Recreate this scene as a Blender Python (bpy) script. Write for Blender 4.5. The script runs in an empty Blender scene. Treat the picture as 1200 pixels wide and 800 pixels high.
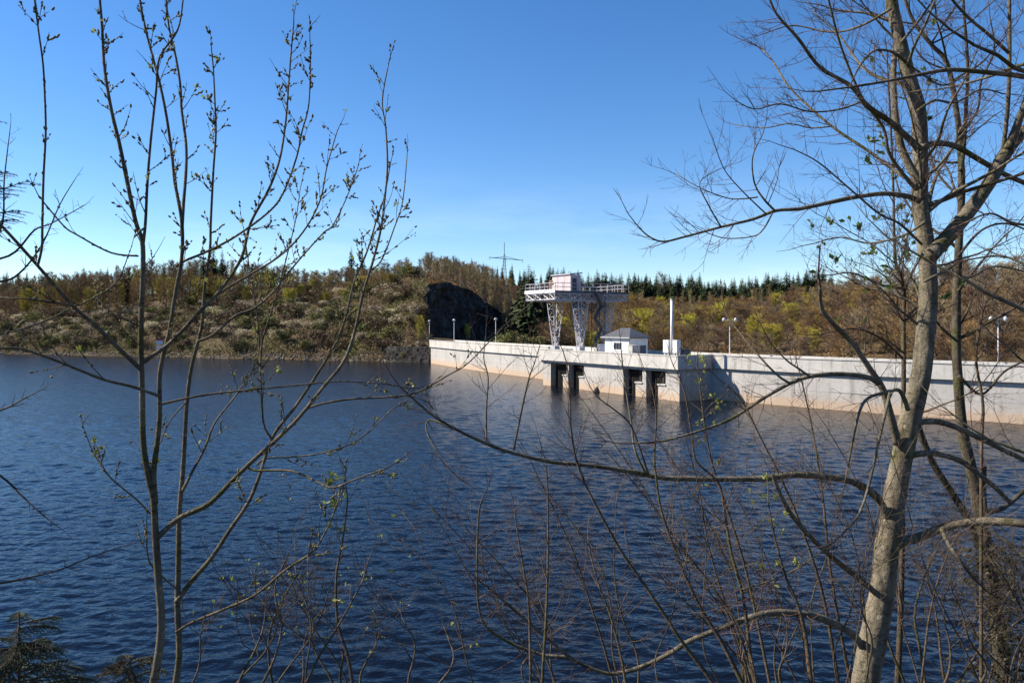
import bpy, math, random
from mathutils import Vector, Matrix, noise as mnoise

random.seed(7)
scene = bpy.context.scene
COL = scene.collection
R = math.radians
F, CX, HY, CAMH = 900.0, 600.0, 379.0, 10.2     # focal length in photo pixels, principal column, horizon row, eye height


def at(px, py, d):
    return Vector(((px - CX) / F * d, d, CAMH - (py - HY) / F * d))


# ------------------------------------------------------------------ materials
def nt(name):
    m = bpy.data.materials.new(name)
    m.use_nodes = True
    t = m.node_tree
    return m, t, t.nodes['Principled BSDF']


def node(t, kind, **kw):
    n = t.nodes.new(kind)
    for k, v in kw.items():
        if k in n.inputs.keys():
            n.inputs[k].default_value = v
        else:
            setattr(n, k, v)
    return n


def ramp(t, fac, stops):
    r = t.nodes.new('ShaderNodeValToRGB')
    el = r.color_ramp.elements
    while len(el) < len(stops):
        el.new(0.5)
    for e, (p, c) in zip(el, stops):
        e.position = p
        e.color = (c[0], c[1], c[2], 1)
    t.links.new(fac, r.inputs['Fac'])
    return r.outputs['Color']


def mix(t, fac, a, b, blend='MIX'):
    m = t.nodes.new('ShaderNodeMix')
    m.data_type = 'RGBA'
    m.blend_type = blend
    for s, v in ((0, fac), (6, a), (7, b)):
        if hasattr(v, 'is_output'):
            t.links.new(v, m.inputs[s])
        elif s == 0:
            m.inputs[0].default_value = v
        else:
            m.inputs[s].default_value = (v[0], v[1], v[2], 1)
    return m.outputs[2]


def coords(t, scale=(1, 1, 1), out='Object'):
    c = t.nodes.new('ShaderNodeTexCoord')
    mp = t.nodes.new('ShaderNodeMapping')
    mp.inputs['Scale'].default_value = scale
    t.links.new(c.outputs[out], mp.inputs['Vector'])
    return mp.outputs['Vector']


def noise(t, vec, scale, detail=4, rough=0.55):
    n = node(t, 'ShaderNodeTexNoise', Scale=scale, Detail=detail, Roughness=rough)
    t.links.new(vec, n.inputs['Vector'])
    return n.outputs['Fac']


def bump(t, b, h, strength=0.4, dist=0.05):
    n = node(t, 'ShaderNodeBump', Strength=strength, Distance=dist)
    t.links.new(h, n.inputs['Height'])
    t.links.new(n.outputs['Normal'], b.inputs['Normal'])


def mat_noise(name, stops, scale=3.0, rough=0.85, stretch=(1, 1, 1), bs=0.0, bd=0.02, detail=5, rnd=0.0, spec=0.3):
    """colour ramp over noise; rnd shifts brightness a little from one copy of a plant to the next"""
    m, t, b = nt(name)
    v = coords(t, stretch)
    f = noise(t, v, scale, detail)
    c = ramp(t, f, stops)
    if rnd:
        oi = t.nodes.new('ShaderNodeObjectInfo')
        mr = node(t, 'ShaderNodeMapRange')
        mr.inputs['To Min'].default_value = 1 - rnd
        mr.inputs['To Max'].default_value = 1 + rnd
        t.links.new(oi.outputs['Random'], mr.inputs['Value'])
        hs = t.nodes.new('ShaderNodeHueSaturation')
        t.links.new(c, hs.inputs['Color'])
        t.links.new(mr.outputs['Result'], hs.inputs['Value'])
        mh = node(t, 'ShaderNodeMapRange')
        mh.inputs['To Min'].default_value = 0.5 - rnd * 0.05
        mh.inputs['To Max'].default_value = 0.5 + rnd * 0.05
        t.links.new(oi.outputs['Random'], mh.inputs['Value'])
        t.links.new(mh.outputs['Result'], hs.inputs['Hue'])
        c = hs.outputs['Color']
    t.links.new(c, b.inputs['Base Color'])
    b.inputs['Roughness'].default_value = rough
    b.inputs['Specular IOR Level'].default_value = spec
    if bs:
        bump(t, b, f, bs, bd)
    return m


def make_bark(name, dark, light, moss, moss_amt=0.5):
    m, t, b = nt(name)
    v = coords(t, (1, 1, 0.35))
    f = noise(t, v, 9, 8, 0.65)
    c = ramp(t, f, [(0.3, dark), (0.5, [(a + d) / 2 for a, d in zip(dark, light)]), (0.72, light)])
    v2 = coords(t)
    g = noise(t, v2, 2.6, 5, 0.6)
    gm = ramp(t, g, [(0.62 - 0.25 * moss_amt, (0, 0, 0)), (0.72 - 0.2 * moss_amt, (1, 1, 1))])
    c = mix(t, gm, c, mix(t, f, [x * 0.55 for x in moss], moss))
    # pale lichen blotches
    vo = noise(t, v2, 21, 3, 0.5)
    lm = ramp(t, vo, [(0.62, (0, 0, 0)), (0.7, (0.55, 0.55, 0.55))])
    c = mix(t, lm, c, [min(0.5, x * 1.5) for x in light])
    # cross cracks and lenticels
    v3 = coords(t, (1, 1, 4))
    k = noise(t, v3, 14, 4, 0.6)
    km = ramp(t, k, [(0.30, (0.35, 0.34, 0.32)), (0.47, (1, 1, 1))])
    c = mix(t, 1.0, c, km, 'MULTIPLY')
    t.links.new(c, b.inputs['Base Color'])
    b.inputs['Roughness'].default_value = 0.9
    b.inputs['Specular IOR Level'].default_value = 0.2
    fine = noise(t, coords(t, (1, 1, 0.5)), 40, 6, 0.7)
    ad = node(t, 'ShaderNodeMath', operation='ADD')
    t.links.new(f, ad.inputs[0])
    t.links.new(fine, ad.inputs[1])
    bump(t, b, ad.outputs[0], 1.0, 0.022)
    return m


def make_concrete(name, base, tan=True, lines=True):
    m, t, b = nt(name)
    v = coords(t)
    big = noise(t, v, 0.35, 5, 0.6)
    fine = noise(t, v, 3.5, 6, 0.65)
    st = noise(t, coords(t, (1.2, 1.2, 0.12)), 1.3, 5, 0.65)
    c = ramp(t, big, [(0.3, [x * 0.84 for x in base]), (0.7, [x * 1.08 for x in base])])
    c = mix(t, 1.0, c, ramp(t, fine, [(0.3, (0.86, 0.86, 0.86)), (0.65, (1.04, 1.04, 1.04))]), 'MULTIPLY')
    c = mix(t, 1.0, c, ramp(t, st, [(0.3, (0.62, 0.60, 0.57)), (0.48, (1, 1, 1))]), 'MULTIPLY')
    sx = t.nodes.new('ShaderNodeSeparateXYZ')
    t.links.new(v, sx.inputs[0])
    if tan:
        # mineral stain left by changing water levels
        ad = node(t, 'ShaderNodeMath', operation='MULTIPLY_ADD')
        t.links.new(fine, ad.inputs[0])
        ad.inputs[1].default_value = 0.9
        t.links.new(sx.outputs['Z'], ad.inputs[2])
        mr = node(t, 'ShaderNodeMapRange')
        mr.inputs['From Min'].default_value = 0.2
        mr.inputs['From Max'].default_value = 2.6
        t.links.new(ad.outputs[0], mr.inputs['Value'])
        tm = ramp(t, mr.outputs['Result'], [(0.0, (1, 1, 1)), (0.12, (0.85, 0.85, 0.85)), (0.5, (0.62, 0.62, 0.62)), (0.58, (0.22, 0.22, 0.22)), (1, (0, 0, 0))])
        c = mix(t, tm, c, mix(t, fine, (0.40, 0.27, 0.165), (0.52, 0.37, 0.24)))
    if lines:
        uv = t.nodes.new('ShaderNodeUVMap')
        br = node(t, 'ShaderNodeTexBrick', Scale=1.0)
        br.inputs['Brick Width'].default_value = 7.5
        br.inputs['Row Height'].default_value = 2.05
        br.inputs['Mortar Size'].default_value = 0.03
        br.inputs['Mortar Smooth'].default_value = 0.4
        br.inputs['Color1'].default_value = (1, 1, 1, 1)
        br.inputs['Color2'].default_value = (0.93, 0.94, 0.95, 1)
        br.inputs['Mortar'].default_value = (0.62, 0.6, 0.58, 1)
        br.offset = 0.0
        t.links.new(uv.outputs[0], br.inputs['Vector'])
        c = mix(t, 1.0, c, br.outputs['Color'], 'MULTIPLY')
    t.links.new(c, b.inputs['Base Color'])
    b.inputs['Roughness'].default_value = 0.9
    bump(t, b, fine, 0.35, 0.03)
    return m


M = {}
M['concrete'] = make_concrete('concrete', (0.43, 0.41, 0.38))
M['parapet'] = make_concrete('parapet_concrete', (0.52, 0.495, 0.45), tan=False)
M['bark_main'] = make_bark('bark_grey_olive', (0.06, 0.05, 0.033), (0.29, 0.25, 0.175), (0.13, 0.12, 0.045), 0.42)
M['bark_dark'] = make_bark('bark_brown', (0.038, 0.032, 0.022), (0.14, 0.118, 0.08), (0.10, 0.10, 0.04), 0.4)
M['bark_young'] = make_bark('bark_young', (0.055, 0.044, 0.03), (0.25, 0.205, 0.135), (0.13, 0.115, 0.045), 0.35)
M['bark_sapling'] = make_bark('bark_sapling', (0.055, 0.04, 0.028), (0.17, 0.125, 0.08), (0.13, 0.12, 0.05), 0.35)
M['twig_red'] = mat_noise('twig_red', [(0.3, (0.045, 0.026, 0.021)), (0.7, (0.135, 0.08, 0.062))], 6)
M['twig_brown'] = mat_noise('twig_brown', [(0.3, (0.03, 0.022, 0.017)), (0.7, (0.09, 0.068, 0.05))], 6)
M['bud'] = mat_noise('bud', [(0.3, (0.06, 0.042, 0.025)), (0.55, (0.15, 0.13, 0.055)), (0.75, (0.28, 0.28, 0.09))], 40)
M['twig_tan'] = mat_noise('twig_tan', [(0.3, (0.06, 0.042, 0.028)), (0.7, (0.18, 0.128, 0.085))], 6)
M['needle'] = mat_noise('needle', [(0.3, (0.016, 0.034, 0.012)), (0.7, (0.05, 0.08, 0.025))], 8, 0.6)
M['needle_olive'] = mat_noise('needle_olive', [(0.3, (0.03, 0.035, 0.012)), (0.7, (0.085, 0.08, 0.028))], 8, 0.6)


def make_leaf(name, a, b_):
    m, t, b = nt(name)
    c = ramp(t, noise(t, coords(t), 14, 2), [(0.3, a), (0.7, b_)])
    t.links.new(c, b.inputs['Base Color'])
    b.inputs['Roughness'].default_value = 0.55
    tr = t.nodes.new('ShaderNodeBsdfTranslucent')
    t.links.new(c, tr.inputs['Color'])
    ms = t.nodes.new('ShaderNodeMixShader')
    ms.inputs[0].default_value = 0.4
    t.links.new(b.outputs[0], ms.inputs[1])
    t.links.new(tr.outputs[0], ms.inputs[2])
    t.links.new(ms.outputs[0], t.nodes['Material Output'].inputs['Surface'])
    return m


M['leaf'] = make_leaf('young_leaf', (0.16, 0.2, 0.03), (0.34, 0.36, 0.07))
M['leaf_dark'] = make_leaf('dark_leaf', (0.05, 0.09, 0.02), (0.13, 0.19, 0.04))
M['ivy'] = make_leaf('ivy_leaf', (0.022, 0.022, 0.009), (0.085, 0.07, 0.03))

# far vegetation
M['far_bark'] = mat_noise('far_bark', [(0.3, (0.07, 0.055, 0.045)), (0.7, (0.19, 0.16, 0.135))], 2, rnd=0.3)
M['birch_bark'] = mat_noise('birch_bark', [(0.3, (0.14, 0.115, 0.095)), (0.7, (0.34, 0.29, 0.25))], 2, rnd=0.25)
M['spruce_crown'] = mat_noise('spruce_crown', [(0.3, (0.02, 0.036, 0.013)), (0.7, (0.06, 0.082, 0.028))], 0.8, rnd=0.35)
M['brown_crown'] = mat_noise('brown_crown', [(0.3, (0.12, 0.08, 0.043)), (0.7, (0.25, 0.172, 0.092))], 0.7, rnd=0.4)
M['rust_crown'] = mat_noise('rust_crown', [(0.3, (0.16, 0.09, 0.03)), (0.7, (0.32, 0.19, 0.06))], 0.7, rnd=0.4)
M['tan_crown'] = mat_noise('tan_crown', [(0.3, (0.19, 0.14, 0.055)), (0.7, (0.36, 0.27, 0.11))], 0.7, rnd=0.25)
M['yellow_crown'] = mat_noise('yellow_crown', [(0.3, (0.27, 0.235, 0.025)), (0.7, (0.50, 0.42, 0.05))], 0.7, rnd=0.25)
M['olive_shrub'] = mat_noise('olive_shrub', [(0.3, (0.08, 0.08, 0.024)), (0.7, (0.20, 0.18, 0.055))], 0.9, rnd=0.35)
M['brown_shrub'] = mat_noise('brown_shrub', [(0.3, (0.10, 0.07, 0.038)), (0.7, (0.24, 0.17, 0.09))], 0.9, rnd=0.3)
M['pale_shrub'] = mat_noise('pale_shrub', [(0.3, (0.30, 0.245, 0.15)), (0.7, (0.56, 0.48, 0.32))], 0.9, rnd=0.25)
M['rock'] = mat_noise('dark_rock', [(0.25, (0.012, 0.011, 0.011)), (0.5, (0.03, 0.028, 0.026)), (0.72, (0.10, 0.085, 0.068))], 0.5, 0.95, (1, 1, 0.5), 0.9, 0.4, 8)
M['stone'] = mat_noise('stone', [(0.3, (0.10, 0.085, 0.07)), (0.7, (0.30, 0.26, 0.22))], 0.9, 0.9, bs=0.6, bd=0.1, rnd=0.2)

M['white_paint'] = mat_noise('white_paint', [(0.3, (0.60, 0.60, 0.60)), (0.7, (0.78, 0.775, 0.76))], 2.0, 0.5)
M['steel_paint'] = mat_noise('steel_paint', [(0.35, (0.36, 0.35, 0.37)), (0.7, (0.54, 0.53, 0.545))], 1.2, 0.55)
M['deck_steel'] = mat_noise('deck_steel', [(0.3, (0.05, 0.05, 0.06)), (0.7, (0.12, 0.12, 0.135))], 2.0, 0.6)
M['cabin'] = mat_noise('cabin_pink', [(0.35, (0.50, 0.40, 0.405)), (0.65, (0.60, 0.49, 0.49))], 0.8, 0.6, (3, 3, 0.2))
M['cabin_brown'] = mat_noise('hut_brown', [(0.3, (0.14, 0.07, 0.055)), (0.7, (0.22, 0.12, 0.09))], 2, 0.7)
M['dark_metal'] = mat_noise('dark_metal', [(0.3, (0.016, 0.014, 0.013)), (0.7, (0.045, 0.036, 0.032))], 3, 0.7)
M['grey_metal'] = mat_noise('grey_metal', [(0.3, (0.32, 0.33, 0.34)), (0.7, (0.48, 0.49, 0.5))], 3, 0.5)
M['render_white'] = mat_noise('white_render', [(0.3, (0.66, 0.645, 0.61)), (0.7, (0.8, 0.79, 0.76))], 1.1, 0.85)
M['slate'] = mat_noise('slate', [(0.3, (0.05, 0.055, 0.065)), (0.7, (0.10, 0.105, 0.12))], 3, 0.6, (1, 1, 4))
M['glass_dark'] = mat_noise('dark_glass', [(0.3, (0.01, 0.012, 0.016)), (0.7, (0.025, 0.03, 0.036))], 1, 0.1, spec=0.5)
M['lamp_glass'] = mat_noise('lamp_glass', [(0.3, (0.42, 0.42, 0.41)), (0.7, (0.55, 0.55, 0.54))], 2, 0.2, spec=0.5)
M['red_paint'] = mat_noise('red_paint', [(0.3, (0.45, 0.03, 0.03)), (0.7, (0.6, 0.05, 0.05))], 3, 0.5)
M['deck_conc'] = mat_noise('deck_concrete', [(0.3, (0.30, 0.29, 0.27)), (0.7, (0.42, 0.40, 0.37))], 1.5, 0.9)


def make_ground():
    m, t, b = nt('ground')
    v = coords(t)
    a = noise(t, v, 0.09, 6, 0.62)
    f = noise(t, v, 1.1, 8, 0.7)
    c1 = ramp(t, a, [(0.30, (0.05, 0.05, 0.02)), (0.44, (0.085, 0.065, 0.036)), (0.56, (0.115, 0.085, 0.048)), (0.7, (0.22, 0.18, 0.12))])
    c2 = ramp(t, f, [(0.3, (0.45, 0.43, 0.4)), (0.5, (0.9, 0.88, 0.85)), (0.7, (1.3, 1.25, 1.15))])
    c = mix(t, 1.0, c1, c2, 'MULTIPLY')
    t.links.new(c, b.inputs['Base Color'])
    b.inputs['Roughness'].default_value = 1.0
    b.inputs['Specular IOR Level'].default_value = 0.1
    bump(t, b, f, 1.0, 0.5)
    return m


def make_water():
    """wave slopes by finite differences of noise, so that far water keeps its true roughness"""
    m, t, b = nt('water')
    b.inputs['Base Color'].default_value = (0.003, 0.005, 0.010, 1)
    b.inputs['Roughness'].default_value = 0.13
    b.inputs['IOR'].default_value = 1.31
    b.inputs['Specular IOR Level'].default_value = 0.4
    tc = t.nodes.new('ShaderNodeTexCoord')

    def vmath(op, a, b_):
        q = node(t, 'ShaderNodeVectorMath', operation=op)
        for k, v in ((0, a), (1, b_)):
            if hasattr(v, 'is_output'):
                t.links.new(v, q.inputs[k])
            elif isinstance(v, (int, float)):
                q.inputs['Scale'].default_value = v
            else:
                q.inputs[k].default_value = v
        return q.outputs[0]

    def fmath(op, a, b_):
        q = node(t, 'ShaderNodeMath', operation=op)
        for k, v in ((0, a), (1, b_)):
            if hasattr(v, 'is_output'):
                t.links.new(v, q.inputs[k])
            else:
                q.inputs[k].default_value = v
        return q.outputs[0]
    sx = sy = None
    for rot, stretch, scale, det, dist, amp, eps in ((-14, (0.7, 1, 1), 2.6, 2.0, 0.4, WAVE[0], 0.02), (25, (0.8, 1, 1), 6.5, 2.0, 0.3, WAVE[1], 0.01)):
        hs = []
        for off in ((0, 0, 0), (eps, 0, 0), (0, eps, 0)):
            v = vmath('ADD', tc.outputs['Object'], off)
            mp = t.nodes.new('ShaderNodeMapping')
            mp.inputs['Rotation'].default_value = (0, 0, R(rot))
            mp.inputs['Scale'].default_value = stretch
            t.links.new(v, mp.inputs['Vector'])
            n = node(t, 'ShaderNodeTexNoise', Scale=scale, Detail=det, Roughness=0.45, Distortion=dist)
            t.links.new(mp.outputs[0], n.inputs['Vector'])
            hs.append(n.outputs['Fac'])
        dx = fmath('MULTIPLY', fmath('SUBTRACT', hs[0], hs[1]), amp / eps)
        dy = fmath('MULTIPLY', fmath('SUBTRACT', hs[0], hs[2]), amp / eps)
        sx = dx if sx is None else fmath('ADD', sx, dx)
        sy = dy if sy is None else fmath('ADD', sy, dy)
    # gusts: calmer and rougher patches
    g = node(t, 'ShaderNodeTexNoise', Scale=0.03, Detail=2.0)
    t.links.new(tc.outputs['Object'], g.inputs['Vector'])
    gm = node(t, 'ShaderNodeMapRange')
    gm.inputs['From Min'].default_value = 0.3
    gm.inputs['From Max'].default_value = 0.7
    gm.inputs['To Min'].default_value = 0.75
    gm.inputs['To Max'].default_value = 1.2
    t.links.new(g.outputs['Fac'], gm.inputs['Value'])
    sx = fmath('MULTIPLY', sx, gm.outputs['Result'])
    sy = fmath('MULTIPLY', sy, gm.outputs['Result'])
    cb = t.nodes.new('ShaderNodeCombineXYZ')
    t.links.new(sx, cb.inputs['X'])
    t.links.new(sy, cb.inputs['Y'])
    cb.inputs['Z'].default_value = 0.0
    gn = t.nodes.new('ShaderNodeNewGeometry')
    t.links.new(vmath('NORMALIZE', vmath('ADD', gn.outputs['Normal'], cb.outputs[0]), (0, 0, 0)), b.inputs['Normal'])
    return m


WAVE = (0.075, 0.02)
M['ground'] = make_ground()
M['water'] = make_water()


# ------------------------------------------------------------------ mesh builder
class MB:
    def __init__(self):
        self.v, self.f, self.mi, self.uv = [], [], [], {}

    def face(self, idx, mi=0, uv=None):
        if uv:
            self.uv[len(self.f)] = uv
        self.f.append(idx)
        self.mi.append(mi)

    def quad(self, a, b, c, d, mi=0, uv=None):
        n = len(self.v)
        self.v += [tuple(a), tuple(b), tuple(c), tuple(d)]
        self.face((n, n + 1, n + 2, n + 3), mi, uv)

    def tri(self, a, b, c, mi=0):
        n = len(self.v)
        self.v += [tuple(a), tuple(b), tuple(c)]
        self.face((n, n + 1, n + 2), mi)

    def hexa(self, p, mi=0):
        """eight corners: bottom ring 0-3, top ring 4-7"""
        n = len(self.v)
        self.v += [tuple(q) for q in p]
        for a, b, c, d in ((3, 2, 1, 0), (4, 5, 6, 7), (0, 1, 5, 4), (1, 2, 6, 5), (2, 3, 7, 6), (3, 0, 4, 7)):
            q = [Vector(p[k]) for k in (a, b, c, d)]
            e1, e2 = (q[1] - q[0]).length, (q[2] - q[1]).length
            z0 = q[0].z
            self.face((n + a, n + b, n + c, n + d), mi, [(0.3, z0), (0.3 + e1, z0), (0.3 + e1, z0 + e2), (0.3, z0 + e2)])

    def box(self, x0, x1, y0, y1, z0, z1, fr=None, mi=0):
        p = [(x0, y0, z0), (x1, y0, z0), (x1, y1, z0), (x0, y1, z0), (x0, y0, z1), (x1, y0, z1), (x1, y1, z1), (x0, y1, z1)]
        if fr:
            p = [fr(*q) for q in p]
        self.hexa(p, mi)

    def bar(self, a, b, w, h=None, mi=0):
        self.tube([a, b], [w / 2 * 1.2, (h or w) / 2 * 1.2], 4, mi)

    def tube(self, pts, rad, n=6, mi=0, cap=True, rough=0.0, seed=0.0):
        pts = [Vector(p) for p in pts]
        m = len(pts)
        base = len(self.v)
        ref = None
        for i, p in enumerate(pts):
            t = (pts[min(i + 1, m - 1)] - pts[max(i - 1, 0)])
            if t.length < 1e-9:
                t = Vector((0, 0, 1))
            t.normalize()
            if ref is None:
                ref = Vector((1, 0, 0)) if abs(t.x) < 0.8 else Vector((0, 1, 0))
            u = ref - t * ref.dot(t)
            if u.length < 1e-6:
                u = t.orthogonal()
            u.normalize()
            ref = u
            w = t.cross(u)
            for k in range(n):
                a = 2 * math.pi * k / n
                rr = rad[i]
                if rough:
                    q = p + (u * math.cos(a) + w * math.sin(a)) * rr
                    rr *= 1 + rough * mnoise.noise((q.x * 6 + seed, q.y * 6, q.z * 2.2)) + rough * 0.6 * mnoise.noise((q.x * 17, q.y * 17 + seed, q.z * 7))
                self.v.append(tuple(p + (u * math.cos(a) + w * math.sin(a)) * rr))
        for i in range(m - 1):
            for k in range(n):
                k2 = (k + 1) % n
                self.face((base + i * n + k, base + i * n + k2, base + (i + 1) * n + k2, base + (i + 1) * n + k), mi)
        if cap:
            self.face(tuple(base + k for k in range(n))[::-1], mi)
            self.face(tuple(base + (m - 1) * n + k for k in range(n)), mi)

    def blob(self, c, r, mi=0, axis=None, stretch=1.0):
        c = Vector(c)
        ax = (axis or Vector((0, 0, 1))).normalized()
        u = ax.orthogonal().normalized()
        w = ax.cross(u)
        self.tube([c - ax * r * stretch, c - ax * r * stretch * 0.5, c + ax * r * stretch * 0.4, c + ax * r * stretch], [r * 0.35, r * 0.9, r * 0.85, r * 0.15], 5, mi)

    def build(self, name, mats, parent=None, smooth=False, origin=None):
        me = bpy.data.meshes.new(name)
        me.from_pydata(self.v, [], self.f)
        if not isinstance(mats, (list, tuple)):
            mats = [mats]
        for m in mats:
            me.materials.append(m)
        if len(mats) > 1:
            me.polygons.foreach_set('material_index', self.mi)
        if self.uv:
            ul = me.uv_layers.new(name='UVMap')
            for fi, uv in self.uv.items():
                st = me.polygons[fi].loop_start
                for k, q in enumerate(uv):
                    ul.data[st + k].uv = q
        if smooth:
            me.polygons.foreach_set('use_smooth', [True] * len(me.polygons))
        me.update()
        o = bpy.data.objects.new(name, me)
        COL.objects.link(o)
        if parent is not None:
            o.parent = parent
            p, m4 = parent, Matrix.Identity(4)
            while p is not None and p.type == 'EMPTY':
                m4 = Matrix.Translation(p.location) @ m4
                p = p.parent
            if parent.type == 'EMPTY':
                o.matrix_parent_inverse = m4.inverted()
        return o


def tag(o, label=None, cat=None, group=None, kind=None):
    for k, v in (('label', label), ('category', cat), ('group', group), ('kind', kind)):
        if v:
            o[k] = v
    return o


def thing(name, loc, label, cat, group=None):
    o = bpy.data.objects.new(name, None)
    o.empty_display_size = 0.5
    COL.objects.link(o)
    o.location = loc
    return tag(o, label, cat, group)


def copy_tree(o, parent=None):
    c = o.copy()
    COL.objects.link(c)
    if parent is not None:
        c.parent = parent
        c.matrix_parent_inverse = o.matrix_parent_inverse.copy()
    for ch in list(o.children):
        copy_tree(ch, c)
    return c


# ------------------------------------------------------------------ terrain
PROF = [
    (-2400, [(310, -4), (335, .4), (420, 26), (700, 45), (1500, 60), (4000, 60)]),
    (-600, [(305, -4), (330, .4), (400, 16), (600, 36), (1500, 50), (4000, 60)]),
    (0, [(248, -4), (262, .4), (290, 7), (340, 14), (420, 22), (600, 33), (1500, 40), (4000, 50)]),
    (150, [(230, -4), (240, .4), (262, 7), (300, 15), (345, 22), (500, 28), (1500, 36), (4000, 50)]),
    (300, [(214, -4), (222, .4), (240, 7), (290, 20), (330, 26), (500, 30), (1500, 36), (4000, 50)]),
    (400, [(206, -4), (213, .4), (228, 7), (270, 20), (300, 26.5), (500, 30), (1500, 36), (4000, 50)]),
    (480, [(197, -4), (204, .4), (212, 6), (235, 16), (262, 26), (300, 29.5), (500, 31), (1500, 36), (4000, 50)]),
    (498, [(194, -4), (202, .4), (207, 5.3), (213, 6), (218, 17), (245, 23.5), (300, 29), (500, 32), (4000, 50)]),
    (520, [(186, -4), (195, 2), (201, 5.3), (221, 6), (225, 20), (260, 25), (320, 30), (500, 33), (4000, 50)]),
    (560, [(170, -4), (180, 0), (192, 4.5), (238, 6), (242, 17), (300, 25), (360, 30), (500, 33), (4000, 50)]),
    (590, [(155, -4), (168, -2), (190, 3.5), (251, 6), (255, 10), (310, 20), (380, 28), (500, 34), (4000, 50)]),
    (612, [(145, -4), (160, -3), (200, 3), (260, 5), (268, 6.5), (320, 17), (400, 28), (520, 36), (4000, 50)]),
    (650, [(130, -4), (150, -5), (200, 0), (260, 5), (330, 13), (430, 25), (520, 31), (4000, 50)]),
    (740, [(108, -4), (125, -6), (180, -3), (260, 5), (350, 13), (450, 22), (520, 25), (4000, 40)]),
    (860, [(97, -4), (115, -6), (180, -2), (260, 6), (350, 13), (450, 20), (540, 23), (4000, 40)]),
    (1000, [(86, -4), (105, -6), (160, 0), (240, 9), (320, 18), (420, 24), (540, 27), (4000, 45)]),
    (1200, [(75, -4), (95, -5), (140, 2), (200, 11), (260, 20), (330, 27), (500, 34), (4000, 45)]),
    (1800, [(62, -4), (82, -3), (120, 6), (200, 18), (300, 30), (600, 40), (4000, 50)]),
    (3600, [(60, -4), (80, 2), (120, 8), (200, 18), (300, 30), (600, 40), (4000, 50)]),
]


def lerp_prof(pr, d):
    if d <= pr[0][0]:
        return pr[0][1]
    for (d0, z0), (d1, z1) in zip(pr, pr[1:]):
        if d <= d1:
            u = (d - d0) / (d1 - d0)
            return z0 + (z1 - z0) * u
    return pr[-1][1]


def z_far(p, d):
    if p <= PROF[0][0]:
        return lerp_prof(PROF[0][1], d)
    for (p0, a), (p1, b) in zip(PROF, PROF[1:]):
        if p <= p1:
            u = (p - p0) / (p1 - p0)
            return lerp_prof(a, d) * (1 - u) + lerp_prof(b, d) * u
    return lerp_prof(PROF[-1][1], d)


def height(x, y):
    near = 8.6 - 0.47 * y if y > 0 else 8.6 - 0.12 * y
    near += 0.25 * mnoise.noise((x * 0.35, y * 0.35, 0)) + 0.1 * mnoise.noise((x * 1.1, y * 1.1, 4))
    if y < 2:
        return max(near, -4)
    d = y
    p = CX + F * x / y
    z = z_far(p, d)
    if 498 < p < 614 and d < 214 + (p - 498) * 0.415 - 1.0:
        z = min(z, 5.6)
    if z > 0.2:
        k = min(1, (z - 0.2) / 5)
        z += k * (1.6 * mnoise.noise((x * 0.035, y * 0.035, 1)) + 0.7 * mnoise.noise((x * 0.12, y * 0.12, 2)))
    return max(near, z, -4)


def build_terrain():
    mb = MB()
    ps = [-40000, -12000, -6000, -3000, -1800, -1000] + list(range(-600, 1801, 12)) + [2200, 3200, 5000, 9000, 30000]
    ds = [2.0]
    while ds[-1] < 32:
        ds.append(ds[-1] + 1.2)
    ds += [45, 60, 70]
    d = 74.0
    while d < 345:
        ds.append(d)
        d += 2.5
    while d < 700:
        ds.append(d)
        d += 12
    ds += [800, 1000, 1400, 2000, 3000, 4000]
    nP = len(ps)
    for d in ds:
        for p in ps:
            x = (p - CX) / F * d
            if abs(x) > 6000:
                x = math.copysign(6000, x)
            mb.v.append((x, d, height(x, d)))
    for j in range(len(ds) - 1):
        for i in range(nP - 1):
            a = j * nP + i
            mb.face((a, a + 1, a + nP + 1, a + nP))
    # behind the viewer
    b = len(mb.v)
    ys = [2.0, -3, -10, -40, -200, -1000, -4000]
    for y in ys:
        for p in ps:
            x = max(-6000, min(6000, (p - CX) / F * 2.0))
            if p in (ps[0], ps[-1]):
                x = math.copysign(6000, p)
            zz = height(x, y) if y < 2 else height(x, 2.0)
            mb.v.append((x, y, zz))
    for j in range(len(ys) - 1):
        for i in range(nP - 1):
            a = b + j * nP + i
            mb.face((a + nP, a + nP + 1, a + 1, a))
    return tag(mb.build('terrain', M['ground'], smooth=True), kind='structure')


build_terrain()


# ------------------------------------------------------------------ dam line
def catmull(pts, per=8):
    P = [Vector(p) for p in pts]
    out = []
    for i in range(len(P) - 1):
        p0, p1, p2, p3 = P[max(i - 1, 0)], P[i], P[i + 1], P[min(i + 2, len(P) - 1)]
        for k in range(per):
            u = k / per
            out.append(0.5 * (2 * p1 + (p2 - p0) * u + (2 * p0 - 5 * p1 + 4 * p2 - p3) * u * u + (3 * p1 - p0 - 3 * p2 + p3) * u ** 3))
    out.append(P[-1])
    return out


DAM = catmull([(-20.8, 197, 0), (-8.6, 168.5, 0), (5, 142, 0), (15.2, 121.5, 0), (27.4, 103, 0), (39.2, 89.6, 0), (52, 77.6, 0), (65, 67.3, 0), (82, 56, 0)], 6)


def dam_frame(i):
    t = (DAM[min(i + 1, len(DAM) - 1)] - DAM[max(i - 1, 0)]).normalized()
    return DAM[i], t, Vector((-t.y, t.x, 0))


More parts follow.
